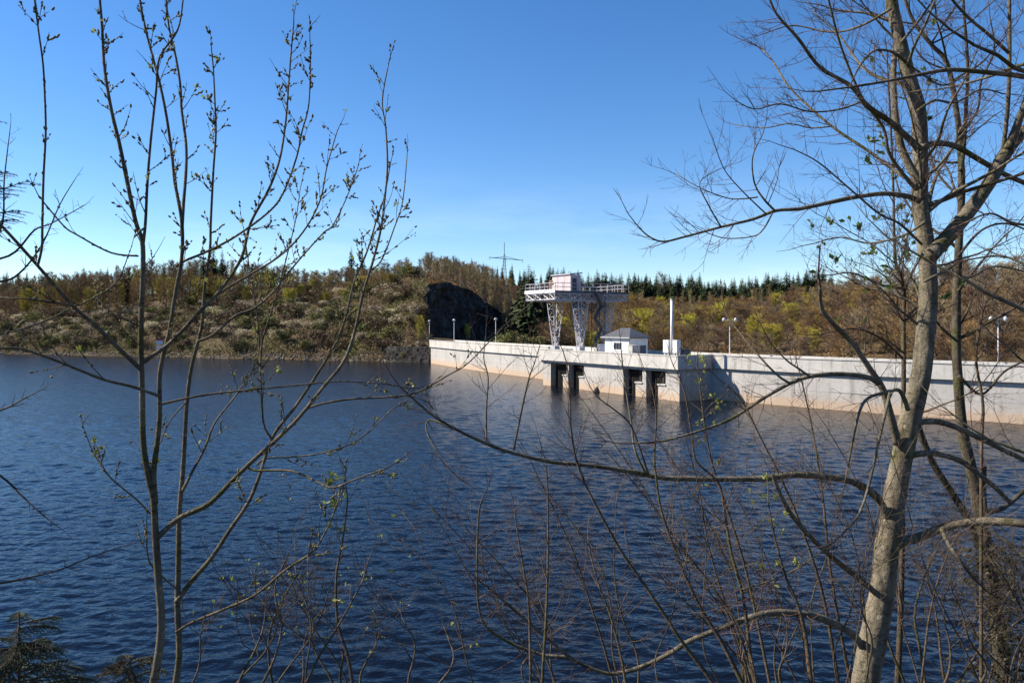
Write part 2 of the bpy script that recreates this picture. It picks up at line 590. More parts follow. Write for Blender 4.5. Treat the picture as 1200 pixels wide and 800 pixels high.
def sweep(mb, i0, i1, prof):
    """prof: closed list of (offset downstream, z) swept along the dam line, with u = length, v = height"""
    rings, L = [], 0
    for i in range(i0, i1 + 1):
        p, t, n = dam_frame(i)
        if i > i0:
            L += (DAM[i] - DAM[i - 1]).length
        rings.append(([p + n * o + Vector((0, 0, z)) for o, z in prof], L))
    k = len(prof)
    for (ra, la), (rb, lb) in zip(rings, rings[1:]):
        for j in range(k):
            j2 = (j + 1) % k
            za, zb = prof[j][1], prof[j2][1]
            if abs(za - zb) < 1e-6:
                zb = za + abs(prof[j][0] - prof[j2][0])
            mb.quad(ra[j], rb[j], rb[j2], ra[j2], 0, [(la, za), (lb, za), (lb, zb), (la, zb)])
    for (r, _), flip in ((rings[0], False), (rings[-1], True)):
        n = len(mb.v)
        mb.v += [tuple(q) for q in r]
        idx = tuple(range(n, n + k))
        mb.face(idx[::-1] if flip else idx, 0, [(0.5, prof[j][1]) for j in range(k)])


NI = len(DAM) - 1
# platform axes
TA, NA, A0 = Vector((0.526, -0.8505, 0)), Vector((0.8505, 0.526, 0)), Vector((4.4, 127.5, 0))


def fr(s, m, z):
    return A0 + TA * s + NA * m + Vector((0, 0, z))


def nearest(pt):
    return min(range(NI + 1), key=lambda i: (DAM[i] - Vector(pt)).length)


dam = thing('dam', (5, 142, 0), 'long curved pale concrete dam across the lake with tan water stains', 'dam')
mb = MB()
sweep(mb, 0, NI, [(0, -4), (6.6, -12), (6.6, 4.95), (0, 4.95)])
mb.build('wall', M['concrete'], dam)
iL, iR = nearest((7.5, 137, 0)), nearest((26.5, 104.3, 0))
for a, b in ((0, iL), (iR, NI)):
    mb = MB()
    sweep(mb, a, b, [(-0.38, 4.22), (0.02, 4.22), (0.02, 5.9), (-0.38, 5.9)])
    pr = mb.build('parapet', M['parapet'], dam)
    mb = MB()
    sweep(mb, a, b, [(-0.46, 5.904), (0.08, 5.904), (0.08, 6.03), (-0.46, 6.03)])
    mb.build('coping', M['parapet'], pr)
mb = MB()
sweep(mb, 0, NI, [(6.25, 4.954), (6.6, 4.954), (6.6, 5.95), (6.25, 5.95)])
mb.build('parapet', M['parapet'], dam)

# intake block
blk = MB()
H1 = 3.8
for s0, s1 in ((0.5, 2.7), (7.2, 7.7), (11.7, 21.0), (25.05, 25.8), (29.7, 32.25)):
    blk.box(s0, s1, 0.6, 3.6, -4, H1, fr)
for s0, s1 in ((6.1, 7.2), (10.4, 11.7), (23.6, 25.05), (28.2, 29.7)):
    blk.box(s0 - 0.001, s1 + 0.001, 0.62, 3.6, -4, 1.9, fr)
blk.box(0.5, 32.25, 3.604, 7.2, -4, H1, fr)
intake = blk.build('intake_block', M['concrete'], dam)
mb = MB()
mb.box(0.2, 32.0, 0.42, 9.5, H1 + 0.004, 4.7, fr)
mb.box(0.2, 32.0, 0.42, 9.5, 4.704, 5.02, fr)
mb.build('deck_slab', M['deck_conc'], intake)
mb = MB()
mb.box(-0.1, 32.6, 0.0, 0.4, 4.2, 5.9, fr)
mb.box(32.2, 32.6, 0.402, 8.4, 4.2, 5.9, fr)
mb.box(-0.1, 0.17, 0.402, 7.0, 4.2, 5.9, fr)
pp = mb.build('parapet', M['parapet'], intake)
mb = MB()
mb.box(-0.16, 32.66, -0.06, 0.46, 5.904, 6.04, fr)
mb.box(32.14, 32.66, 0.462, 8.4, 5.904, 6.04, fr)
mb.build('coping', M['parapet'], pp)
for s0, s1, e in ((2.7, 6.1, 7.2), (7.7, 10.4, 11.7), (21.0, 23.6, 25.05), (25.8, 28.2, 29.7)):
    g = MB()
    g.box(s0 + 0.02, s1 - 0.02, 1.7, 1.78, -3, H1 - 0.02, fr)  # solid dark sheet behind the bars, its colour supplies the slot's shade
    k = s0 + 0.2
    while k < s1 - 0.1:
        g.box(k, k + 0.09, 1.5, 1.696, -3, H1 - 0.03, fr)
        k += 0.34
    g.build('trash_rack', M['dark_metal'], intake)
    g = MB()
    g.box(s1 + 0.05, e - 0.04, 1.3, 1.38, 1.95, H1 - 0.02, fr)
    g.box(s1 + 0.45, s1 + 0.53, 1.2, 1.296, 1.95, H1 - 0.03, fr)
    g.build('shutter', M['dark_metal'], intake)
    g = MB()
    g.box(s1 - 0.05, e + 0.05, 0.45, 1.2, 1.904, 2.06, fr)
    g.build('sill', M['parapet'], intake)

# dark float beside the intake wall
fl = MB()
p = fr(16.0, -0.35, 0)
fl.tube([p + Vector((0, 0, -0.15)), p + Vector((0, 0, 0.25)), p + Vector((0.05, 0, 0.7)), p + Vector((0.08, 0, 0.85))], [0.5, 0.48, 0.22, 0.05], 9)
tag(fl.build('buoy', M['dark_metal'], smooth=True), 'small dark conical buoy floating against the pale intake wall', 'buoy')

# stone abutment at the far end
ab = MB()
rng = random.Random(3)
pA, pB = Vector((-21.4, 198.5, 0)), Vector((-34, 207.5, 0))
tt = (pB - pA).normalized()
nn = Vector((-tt.y, tt.x, 0))
if nn.y > 0:
    nn = -nn
for row in range(8):
    x = -0.4 * (row % 2)
    while x < (pB - pA).length:
        w = rng.uniform(0.8, 1.7)
        z0 = -0.8 + row * 0.62
        o = pA + tt * x + nn * (rng.uniform(-0.14, 0.14) - row * 0.12 + 0.5)
        q = [o, o + tt * (w - 0.05), o + tt * (w - 0.05) - nn * 1.4, o - nn * 1.4]
        j = lambda: Vector((rng.uniform(-.06, .06), rng.uniform(-.06, .06), rng.uniform(-.06, .06)))
        ab.hexa([c + Vector((0, 0, z0)) + j() for c in q] + [c + Vector((0, 0, z0 + 0.58)) + j() for c in q])
        x += w
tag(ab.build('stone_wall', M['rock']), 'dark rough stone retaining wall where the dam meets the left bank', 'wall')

# rock face of the old quarry
def build_rock():
    mb = MB()
    nu, nv = 70, 34
    tops = [(498, 214, 17), (505, 216, 20.5), (520, 222.5, 21.5), (545, 233, 20), (560, 239.5, 18), (585, 250, 13), (600, 256, 9), (615, 262, 6.5)]
    for i in range(nu + 1):
        p = 496 + (616 - 496) * i / nu
        tt = None
        for (a, da, za), (b, db, zb) in zip(tops, tops[1:]):
            if a <= p <= b:
                u = (p - a) / (b - a)
                tt = (da + (db - da) * u, za + (zb - za) * u)
        if tt is None:
            tt = tops[0][1:] if p < tops[0][0] else tops[-1][1:]
        d, zt = tt
        for j in range(nv + 1):
            v = j / nv
            z = 4.5 + (zt + 0.8 - 4.5) * v
            x = (p - CX) / F * d
            q = Vector((x, d, z))
            lean = Vector((-0.88, 0.48, 0)) * (v * 2.2 - 2.4)
            n = mnoise.noise(q * 0.16) * 0.9 + mnoise.noise(q * 0.45) * 0.9 + abs(mnoise.noise(q * 1.1)) * 1.3
            blocky = mnoise.cell(Vector((x * 0.5, d * 0.5, z * 0.35))) * 0.8
            q += lean + Vector((0.88, -0.48, 0)) * (n + blocky)
            mb.v.append(tuple(q))
    for i in range(nu):
        for j in range(nv):
            a = i * (nv + 1) + j
            mb.face((a, a + nv + 1, a + nv + 2, a + 1))
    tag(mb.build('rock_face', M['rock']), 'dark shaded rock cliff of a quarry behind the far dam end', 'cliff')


build_rock()

# ------------------------------------------------------------------ water
def build_water():
    """a lake surface of real wind waves (sum of many short wave trains), finer near the bank"""
    import numpy as np
    rw = np.random.default_rng(29)
    th = np.concatenate([np.linspace(-1.25, -0.70, 60)[:-1], np.linspace(-0.70, 0.70, 980), np.linspace(0.70, 1.25, 60)[1:]])
    ds = [7.0]
    while ds[-1] < 430:
        ds.append(ds[-1] + max(0.09, ds[-1] * 0.0046))
    ds = np.array(ds)
    D, T = np.meshgrid(ds, th, indexing='ij')
    X, Y = np.tan(T) * D, D
    Z = np.zeros_like(X)
    step = np.maximum(0.09, D * 0.0046)
    for k in range(80):
        lam = float(np.exp(rw.uniform(np.log(0.34), np.log(1.9))))
        ang = R(-100) + rw.normal(0, 0.50)           # wind runs from the far left toward the viewer
        kx, ky = math.cos(ang) * 2 * math.pi / lam, math.sin(ang) * 2 * math.pi / lam
        slope = WSLOPE * (lam / 0.9) ** (0.1 if lam < 0.9 else -0.5)
        fade = np.clip((lam / step - 2.2) / 2.0, 0, 1)
        ph = kx * X + ky * Y + rw.uniform(0, 6.28)
        Z += fade * slope * lam / (2 * math.pi) * (np.sin(ph) + 0.10 * np.cos(2 * ph))
    gust = 1 + 0.30 * np.sin(X * 0.035 + 0.06 * Y + 2.9) * np.sin(Y * 0.05 - X * 0.021) + 0.14 * np.sin(X * 0.13 - Y * 0.19) * np.sin(Y * 0.11 + X * 0.07)
    Z *= gust
    P = np.stack([X, Y, Z], -1).reshape(-1, 3)
    nr, nc = X.shape
    # nothing downstream of the dam
    dx = np.array([[p.x, p.y] for p in DAM])
    keep = np.ones(P.shape[0], bool)
    for a, b in zip(dx, dx[1:]):
        t = (b - a) / np.linalg.norm(b - a)
        r = P[:, :2] - a
        u = r @ t
        o = r @ np.array([-t[1], t[0]])
        keep &= ~((o > 2.5) & (u > -3) & (u < np.linalg.norm(b - a) + 3) & (o < 60))
    lim = np.interp(np.arctan2(P[:, 0], P[:, 1]), [-1.5, -0.107, -0.105, 1.5], [430, 300, 300, 300])
    keep &= P[:, 1] < lim
    side = (P[:, 0] > 5) & (P[:, 1] > 150)
    keep &= ~side
    idx = np.arange(nr * nc).reshape(nr, nc)
    q = np.stack([idx[:-1, :-1], idx[:-1, 1:], idx[1:, 1:], idx[1:, :-1]], -1).reshape(-1, 4)
    q = q[keep[q].all(1)]
    used = np.unique(q)
    remap = np.full(nr * nc, -1)
    remap[used] = np.arange(len(used))
    q = remap[q]
    P = P[used]
    me = bpy.data.meshes.new('water')
    me.vertices.add(len(P))
    me.vertices.foreach_set('co', P.astype('f').ravel())
    me.loops.add(q.size)
    me.loops.foreach_set('vertex_index', q.astype('i').ravel())
    me.polygons.add(len(q))
    me.polygons.foreach_set('loop_start', np.arange(0, q.size, 4, dtype='i'))
    me.polygons.foreach_set('use_smooth', np.ones(len(q), bool))
    me.update(calc_edges=True)
    me.validate()
    me.materials.append(M['water'])
    o = bpy.data.objects.new('water', me)
    COL.objects.link(o)
    tag(o, kind='structure')


WSLOPE = 0.030
build_water()


# ------------------------------------------------------------------ gantry crane
def lattice(mb, corners_b, corners_t, n, w):
    """four-chord tapering lattice column"""
    for a, b in zip(corners_b, corners_t):
        mb.bar(a, b, w)
    for k in range(n):
        u0, u1 = k / n, (k + 1) / n
        for i in range(4):
            j = (i + 1) % 4
            p0 = corners_b[i].lerp(corners_t[i], u0)
            p1 = corners_b[j].lerp(corners_t[j], u1)
            q0 = corners_b[j].lerp(corners_t[j], u0)
            if k % 2:
                p0, p1 = q0, corners_b[i].lerp(corners_t[i], u1)
            mb.bar(p0, p1, w * 0.6)
            mb.bar(corners_b[i].lerp(corners_t[i], u1), corners_b[j].lerp(corners_t[j], u1), w * 0.5)


crane = thing('gantry_crane', fr(5.4, 4.5, 5.02), 'white lattice gantry crane with a pink cabin standing on the dam', 'crane')
ZB, ZT = 6.0, 13.9
for s in (2.0, 8.8):
    for m in (2.0, 7.2):
        mb = MB()
        cb = [fr(s + a * 0.26, m + b * 0.26, ZB) for a, b in ((-1, -1), (1, -1), (1, 1), (-1, 1))]
        ct = [fr(s + a * 0.95, m + b * 1.0, ZT) for a, b in ((-1, -1), (1, -1), (1, 1), (-1, 1))]
        lattice(mb, cb, ct, 6, 0.15)
        leg = mb.build('leg', M['steel_paint'], crane)
        mb = MB()
        mb.box(s - 0.55, s + 0.55, m - 0.5, m + 0.5, 5.25, 6.5, fr)
        mb.build('leg_foot', M['steel_paint'], leg)
        mb = MB()
        for k in (-0.35, 0.35):
            c = fr(s + k, m, 5.2)
            mb.tube([c - NA * 0.12, c + NA * 0.12], [0.2, 0.2], 10)
        mb.build('wheel', M['dark_metal'], leg)
# bridge girders
mb = MB()
for s in (0.9, 3.2, 7.6, 9.0):
    for z in (13.9, 14.9):
        mb.bar(fr(s, -3, z), fr(s, 11.6, z), 0.24)
    k = -3.0
    up = True
    while k < 11.5:
        mb.bar(fr(s, k, 13.9 if up else 14.9), fr(s, min(11.6, k + 0.92), 14.9 if up else 13.9), 0.13)
        mb.bar(fr(s, k, 13.9), fr(s, k, 14.9), 0.1)
        k += 0.92
        up = not up
for m in (-3, 0.75, 3.25, 6, 8.5, 11.6):
    mb.bar(fr(0.9, m, 13.9), fr(9.0, m, 13.9), 0.2)
    mb.bar(fr(0.9, m, 14.9), fr(9.0, m, 14.9), 0.2)
    for a, b in ((0.9, 3.2), (3.2, 5.4), (5.4, 7.6), (7.6, 9.0)):
        mb.bar(fr(a, m, 13.9), fr(b, m, 14.9), 0.12)
        mb.bar(fr(b, m, 13.9), fr(a, m, 14.9), 0.12)
mb.build('bridge', M['steel_paint'], crane)
mb = MB()
mb.box(0.7, 9.2, -3.1, 11.7, 15.06, 15.3, fr)
mb.build('deck', M['deck_steel'], crane)
mb = MB()
mb.box(0.65, 9.25, -3.16, -3.104, 14.95, 15.5, fr)
mb.box(0.64, 0.696, -3.1, 11.7, 15.0, 15.45, fr)
mb.build('fascia', M['white_paint'], crane)
mb = MB()
edge = [(0.72, -3.05), (9.18, -3.05), (9.18, 11.65), (0.72, 11.65), (0.72, -3.05)]
for (s0, m0), (s1, m1) in zip(edge, edge[1:]):
    L = math.hypot(s1 - s0, m1 - m0)
    n = int(L / 1.35)
    for k in range(n + 1):
        u = k / n
        mb.bar(fr(s0 + (s1 - s0) * u, m0 + (m1 - m0) * u, 15.3), fr(s0 + (s1 - s0) * u, m0 + (m1 - m0) * u, 16.55), 0.09)
    for z in (15.9, 16.5):
        mb.bar(fr(s0, m0, z), fr(s1, m1, z), 0.085)
mb.build('railing', M['steel_paint'], crane)
mb = MB()
mb.box(4.0, 9.0, 0.0, 2.0, 15.304, 17.85, fr)
cab = mb.build('cabin', M['cabin'], crane)
mb = MB()
mb.hexa([fr(3.85, -0.2, 17.854), fr(9.15, -0.2, 17.854), fr(9.15, 2.2, 18.05), fr(3.85, 2.2, 18.05), fr(3.85, -0.2, 18.02), fr(9.15, -0.2, 18.02), fr(9.15, 2.2, 18.25), fr(3.85, 2.2, 18.25)])
mb.build('roof', M['grey_metal'], cab)
for q in (5.5, 7.3):
    mb = MB()
    mb.box(q, q + 0.06, -0.03, -0.003, 15.4, 17.7, fr)
    mb.build('seam', M['grey_metal'], cab)
mb = MB()
mb.box(9.003, 9.05, 0.35, 1.15, 15.4, 17.3, fr)
mb.build('door', M['deck_steel'], cab)
mb = MB()
for z in range(24):
    mb.bar(fr(9.35, 7.0, 6.0 + z * 0.38), fr(9.35, 7.5, 6.0 + z * 0.38), 0.05)
mb.bar(fr(9.35, 7.0, 5.6), fr(9.35, 7.0, 16.2), 0.07)
mb.bar(fr(9.35, 7.5, 5.6), fr(9.35, 7.5, 16.2), 0.07)
mb.build('ladder', M['steel_paint'], crane)
mb = MB()
for z0, z1, q in ((9.2, 15.0, 4.1), (9.2, 15.0, 4.5), (8.0, 13.6, 6.4)):
    mb.bar(fr(5.3, q, z0), fr(5.3, q, z1), 0.05)
mb.build('hoist_cable', M['dark_metal'], crane)
mb = MB()
mb.box(2.2, 3.9, 0.6, 2.0, 15.304, 17.3, fr)
mb.build('hut', M['cabin_brown'], crane)
# stair tower on the downstream side and the hoist
mb = MB()
cb = [fr(9.6 + a, 5.0 + b, 5.02) for a, b in ((-0.7, -0.8), (0.7, -0.8), (0.7, 0.8), (-0.7, 0.8))]
ct = [c + Vector((0, 0, 9.9)) for c in cb]
lattice(mb, cb, ct, 6, 0.11)
for k in range(5):
    z = 5.5 + k * 1.9
    a, b = (-0.6, 0.6) if k % 2 else (0.6, -0.6)
    mb.hexa([fr(9.2, 5 + a, z), fr(10.0, 5 + a, z), fr(10.0, 5 + b, z + 1.8), fr(9.2, 5 + b, z + 1.8), fr(9.2, 5 + a, z + .1), fr(10.0, 5 + a, z + .1), fr(10.0, 5 + b, z + 1.9), fr(9.2, 5 + b, z + 1.9)])
mb.build('stair_tower', M['deck_steel'], crane)
mb = MB()
mb.box(4.4, 6.2, 3.5, 5.2, 12.6, 13.7, fr)
mb.tube([fr(5.3, 4.3, 12.6), fr(5.3, 4.3, 9.2)], [0.06, 0.06], 6)
mb.box(5.0, 5.6, 4.0, 4.6, 8.6, 9.2, fr)
mb.build('hoist', M['deck_steel'], crane)

# ------------------------------------------------------------------ gatehouse
S0, S1, M0, M1 = 14.4, 20.2, 2.5, 5.9
gh = thing('gatehouse', fr(17.3, 4.2, 5.02), 'small white gatehouse with a dark hipped roof beside the crane', 'building')
mb = MB()
mb.box(S0, S1, M0, M1, 5.02, 8.05, fr)
wl = mb.build('wall', M['render_white'], gh)
mb = MB()
e = 0.4
b4 = [fr(S0 - e, M0 - e, 8.05), fr(S1 + e, M0 - e, 8.05), fr(S1 + e, M1 + e, 8.05), fr(S0 - e, M1 + e, 8.05)]
b5 = [q + Vector((0, 0, 0.16)) for q in b4]
mb.hexa(b4 + b5)
r0, r1 = fr(S0 + 1.9, (M0 + M1) / 2, 9.55), fr(S1 - 1.9, (M0 + M1) / 2, 9.55)
b5 = [q + Vector((0, 0, 0.003)) for q in b5]
mb.quad(b5[0], b5[1], r1, r0)
mb.quad(b5[2], b5[3], r0, r1)
mb.tri(b5[1], b5[2], r1)
mb.tri(b5[3], b5[0], r0)
mb.build('roof', M['slate'], gh)
mb = MB()
for k in range(3):
    mb.box(16.55 + k * 0.62, 17.05 + k * 0.62, M0 - 0.05, M0 - 0.003, 6.35, 7.35, fr)
w_ = mb.build('window', M['glass_dark'], gh)
mb = MB()
mb.box(16.4, 18.6, M0 - 0.1, M0 - 0.003, 6.2, 6.345, fr)
mb.build('sill', M['white_paint'], w_)
mb = MB()
mb.box(16.4, 18.6, M0 - 0.08, M0 - 0.003, 7.355, 7.46, fr)
mb.build('lintel', M['white_paint'], w_)
mb = MB()
mb.box(S1 + 0.003, S1 + 0.06, 3.9, 5.5, 5.05, 7.0, fr)
mb.build('door', M['deck_steel'], gh)
mb = MB()
mb.tube([fr(S0 - 0.45, M0 - 0.46, 8.1), fr(S1 + 0.45, M0 - 0.46, 8.1)], [0.08, 0.08], 6)
g_ = mb.build('gutter', M['grey_metal'], gh)
mb = MB()
mb.tube([fr(S1 - 0.1, M0 - 0.06, 8.0), fr(S1 - 0.1, M0 - 0.06, 5.1)], [0.06, 0.06], 6)
mb.build('downpipe', M['grey_metal'], g_)
mb = MB()
mb.box(20.9, 21.9, 1.5, 2.9, 5.02, 7.0, fr)
mb.box(20.85, 21.95, 1.45, 2.95, 7.004, 7.1, fr)
tag(mb.build('cabinet', M['parapet']), 'pale concrete cabinet in front of the white gatehouse door', 'cabinet')
mb = MB()
mb.box(9.9, 10.8, 4.4, 5.4, 5.02, 6.9, fr)
mb.box(9.85, 10.85, 4.35, 5.45, 6.904, 7.0, fr)
tag(mb.build('electrical_cabinet', M['white_paint']), 'white cabinet under the crane bridge between its legs', 'cabinet')

# white mast with its boxes
ms = thing('mast', fr(30.2, 1.2, 5.02), 'tall plain white mast with switch boxes near the dam platform corner', 'mast')
mb = MB()
c = fr(30.2, 1.2, 5.02)
mb.tube([c, c + Vector((0, 0, 8.3))], [0.2, 0.17], 14)
mb.tube([c + Vector((0, 0, 8.3)), c + Vector((0, 0, 8.45))], [0.215, 0.215], 14)
mb.build('pole', M['white_paint'], ms, True)
for a, b in ((28.75, 29.75), (30.6, 31.35)):
    mb = MB()
    mb.box(a, b, 1.0, 1.7, 6.3, 8.0, fr)
    mb.box(a + 0.1, a + 0.2, 1.1, 1.6, 5.02, 6.296, fr)
    mb.box(b - 0.2, b - 0.1, 1.1, 1.6, 5.02, 6.296, fr)
    mb.build('switch_box', M['white_paint'], ms)
mb = MB()
mb.box(31.0, 31.9, 1.9, 3.0, 5.02, 6.7, fr)
mb.box(30.95, 31.95, 1.85, 3.05, 6.704, 6.8, fr)
tag(mb.build('utility_box', M['deck_steel']), 'dark low utility box beside the white mast', 'box')

# ------------------------------------------------------------------ street lamps
def lamp(p, ztop, double, label, head=0.19):
    base = Vector((p[0], p[1], p[2]))
    t = thing('street_lamp', base, label, 'street lamp', 'lamps along the dam crest')
    mb = MB()
    mb.tube([base, base + Vector((0, 0, 0.9)), base + Vector((0, 0, 0.91)), Vector((p[0], p[1], ztop - 0.3))], [0.11, 0.11, 0.075, 0.06], 8)
    if double:
        mb.bar(Vector((p[0] - 0.75, p[1], ztop - 0.3)), Vector((p[0] + 0.75, p[1], ztop - 0.3)), 0.08)
    mb.build('pole', M['grey_metal'], t, True)
    for dx in ((-0.8, 0.8) if double else (0,)):
        mb = MB()
        c = Vector((p[0] + dx, p[1], ztop - 0.3))
        mb.tube([c + Vector((0, 0, -0.25)), c + Vector((0, 0, -0.1)), c + Vector((0, 0, 0.15)), c + Vector((0, 0, 0.3))], [head * 0.7, head * 1.25, head, head * 0.3], 10)
        g = mb.build('lamp_head', M['lamp_glass'], t, True)
    return t


lamp((29.6, 104.4, 4.95), 11.0, True, 'slim twin headed street lamp on the dam crest right of the white mast')
lamp((53.3, 84.2, 4.95), 11.0, True, 'twin headed grey street lamp on the dam nearest the right tree')
lamp((-15.0, 198.9, 4.95), 11.4, False, 'single globe street lamp at the far dam end before dark rock', 0.34)
lamp((-3.7, 174.6, 4.95), 11.5, False, 'single globe street lamp on the dam between rock face and crane', 0.34)
lamp((-22.9, 213, 5.6), 11.2, False, 'dim single globe street lamp on the left bank past the dam', 0.3)
# little white marker posts at the far end
for k, (px, y, lab) in enumerate(((480.5, 206, 'short white marker post on the left bank, leftmost of two'), (490, 207, 'short white marker post next to the far dam end'))):
    mb = MB()
    x = (px - CX) / F * y
    z = height(x, y)
    mb.tube([(x, y, z - 0.2), (x, y, z + 1.0), (x, y, z + 1.15)], [0.14, 0.14, 0.05], 8)
    tag(mb.build('marker_post', M['white_paint']), lab, 'post', 'marker posts on the left bank')

# ------------------------------------------------------------------ sign on the left bank
d = 238.0
x = (187 - CX) / F * d
z = max(height(x, d), 0.2)
sg = thing('water_sign', (x, d, z), 'red and white warning sign at the water edge of the left bank', 'sign')
mb = MB()
for dx in (-0.7, 0.7):
    mb.tube([(x + dx, d + 0.1, z - 0.4), (x + dx, d + 0.1, 5.5)], [0.06, 0.06], 6)
mb.build('post', M['grey_metal'], sg)
mb = MB()
mb.box(x - 1.05, x + 1.05, d - 0.03, d + 0.03, 3.75, 5.5)
pn = mb.build('panel', M['white_paint'], sg)
mb = MB()
mb.box(x - 1.05, x + 1.05, d - 0.04, d - 0.033, 4.95, 5.5)
mb.build('red_band', M['red_paint'], pn)
mb = MB()
mb.box(x - 0.95, x + 0.95, d - 0.03, d + 0.03, 1.6, 3.3)
mb.build('panel', M['white_paint'], sg)

# ------------------------------------------------------------------ pylon
d = 430.0
c = at(591, 300, d)
zg = height(c.x, d)
py = thing('power_pylon', (c.x, d, zg), 'thin steel power pylon with one long crossarm above the hill trees', 'pylon')
mb = MB()
top = at(591, 284, d).z
zc = at(591, 303, d).z
w0 = 1.9
lattice(mb, [Vector((c.x + a * w0, d + b * w0, zg - 1)) for a, b in ((-1, -1), (1, -1), (1, 1), (-1, 1))], [Vector((c.x + a * 0.4, d + b * 0.4, zc)) for a, b in ((-1, -1), (1, -1), (1, 1), (-1, 1))], 9, 0.22)
mb.bar((c.x, d, zc), (c.x, d, top), 0.26)
for a in (-1, 1):
    mb.bar((c.x + a * 0.9, d, zc), (c.x, d, zc + 3), 0.14)
mb.build('tower', M['dark_metal'], py)
mb = MB()
aL, aR = at(573, 301.5, d), at(613, 305, d)
mb.bar(aL, aR, 0.3)
mb.bar(aL.lerp(aR, 0.12) + Vector((0, 0, 0)), aL.lerp(aR, 0.5) + Vector((0, 0, 1.3)), 0.18)
mb.bar(aR.lerp(aL, 0.12), aL.lerp(aR, 0.5) + Vector((0, 0, 1.3)), 0.18)
for u in (0.02, 0.5, 0.98):
    q = aL.lerp(aR, u)
    mb.bar(q, q - Vector((0, 0, 1.5)), 0.14)
mb.build('crossarm', M['dark_metal'], py)


# ------------------------------------------------------------------ far vegetation prototypes
def rdir(rng, up=0.0):
    while True:
        v = Vector((rng.uniform(-1, 1), rng.uniform(-1, 1), rng.uniform(-1, 1)))
        if 0.05 < v.length < 1:
            v.normalize()
            v.z += up
            return v.normalized()


def leaf_quad(mb, c, size, rng, asp=0.7):
    a = rdir(rng)
    b = a.orthogonal().normalized()
    b = (Matrix.Rotation(rng.uniform(0, 6.28), 3, a) @ b) * size * asp
    a = a * size
    mb.quad(c - a, c + b * 0.6, c + a, c - b * 0.6)


def proto_spruce(name, seed, h=14):
    rng = random.Random(seed)
    t = MB()
    t.tube([(0, 0, -1), (0, 0, h * 0.5), (0, 0, h * 0.97)], [h * 0.014, h * 0.009, 0.02], 6)
    c = MB()
    z = h * rng.uniform(0.1, 0.18)
    while z < h * 0.985:
        u = z / h
        Rr = h * 0.215 * (1 - u) ** 0.85 * rng.uniform(0.75, 1.2) + 0.12
        n = max(4, int(9 * (1 - u) + 4))
        a0 = rng.uniform(0, 6.28)
        for k in range(n):
            a = a0 + k * 6.283 / n + rng.uniform(-0.25, 0.25)
            r = Rr * rng.uniform(0.6, 1.15)
            d = Vector((math.cos(a), math.sin(a), 0))
            s = Vector((-d.y, d.x, 0))
            p0 = Vector((0, 0, z))
            tip = d * r + Vector((0, 0, z - r * rng.uniform(0.2, 0.5)))
            m = p0.lerp(tip, 0.55) + Vector((0, 0, 0.06 * r))
            w = r * rng.uniform(0.26, 0.4)
            c.quad(p0, m + s * w, tip, m - s * w)
            for q in range(3):
                b = p0.lerp(tip, rng.uniform(0.3, 0.95))
                e = (s * rng.uniform(-1, 1) * 0.6 + d * 0.5).normalized() * r * 0.33 + Vector((0, 0, -r * rng.uniform(0.1, 0.35)))
                f = e.cross(Vector((0, 0, 1))).normalized() * r * 0.09
                c.quad(b, b + e * 0.5 + f, b + e, b + e * 0.5 - f)
        z += h * 0.028 * rng.uniform(0.8, 1.3) * (1.15 - 0.5 * u)
    c.tri((-.08, 0, h * .94), (.08, 0, h * .94), (0, 0, h * 1.02))
    return t, c


def proto_bare(name, seed, h=11, spread=0.30, crown0=0.12, nb=64, budn=2200, slim=False):
    """leafless tree: trunk, limbs and a haze of twigs and buds"""
    rng = random.Random(seed)
    t, c = MB(), MB()
    tx = [Vector((h * 0.012 * math.sin(k * 1.3 + seed), h * 0.012 * math.cos(k * 1.7 + seed), h * k / 6)) for k in range(7)]
    tx[0].z = -1
    t.tube(tx, [h * 0.012 * (1 - 0.85 * k / 6) + 0.015 for k in range(7)], 5)
    ends = []
    for k in range(nb):
        u = rng.uniform(crown0, 0.95)
        i = min(5, int(u * 6))
        p = tx[i].lerp(tx[i + 1], u * 6 - i)
        a = rng.uniform(0, 6.28)
        L = h * spread * (1.15 - 0.75 * abs(u - 0.45) * 1.4) * rng.uniform(0.5, 1.15)
        up = rng.uniform(0.5, 1.3) * (1.6 if slim else 1.0)
        d = Vector((math.cos(a), math.sin(a), up)).normalized()
        q = p + d * L * 0.5
        e = q + (d + Vector((0, 0, 0.35)) + rdir(rng) * 0.3).normalized() * L * 0.55
        t.tube([p, q, e], [0.055, 0.04, 0.015], 3, cap=False)
        for s in range(9):
            b = p.lerp(q, rng.uniform(0.35, 1)) if rng.random() < 0.45 else q.lerp(e, rng.random())
            dd = (d + rdir(rng, 0.25) * 0.9).normalized() * L * rng.uniform(0.25, 0.5)
            c.tube([b, b + dd * 0.6, b + dd + Vector((0, 0, 0.1))], [0.022, 0.02, 0.008], 3, cap=False)
            ends.append((b, dd))
    for k in range(budn):
        b, dd = rng.choice(ends)
        leaf_quad(c, b + dd * rng.uniform(0.2, 1.15) + rdir(rng) * 0.22, rng.uniform(0.05, 0.12), rng, 0.9)
    return t, c


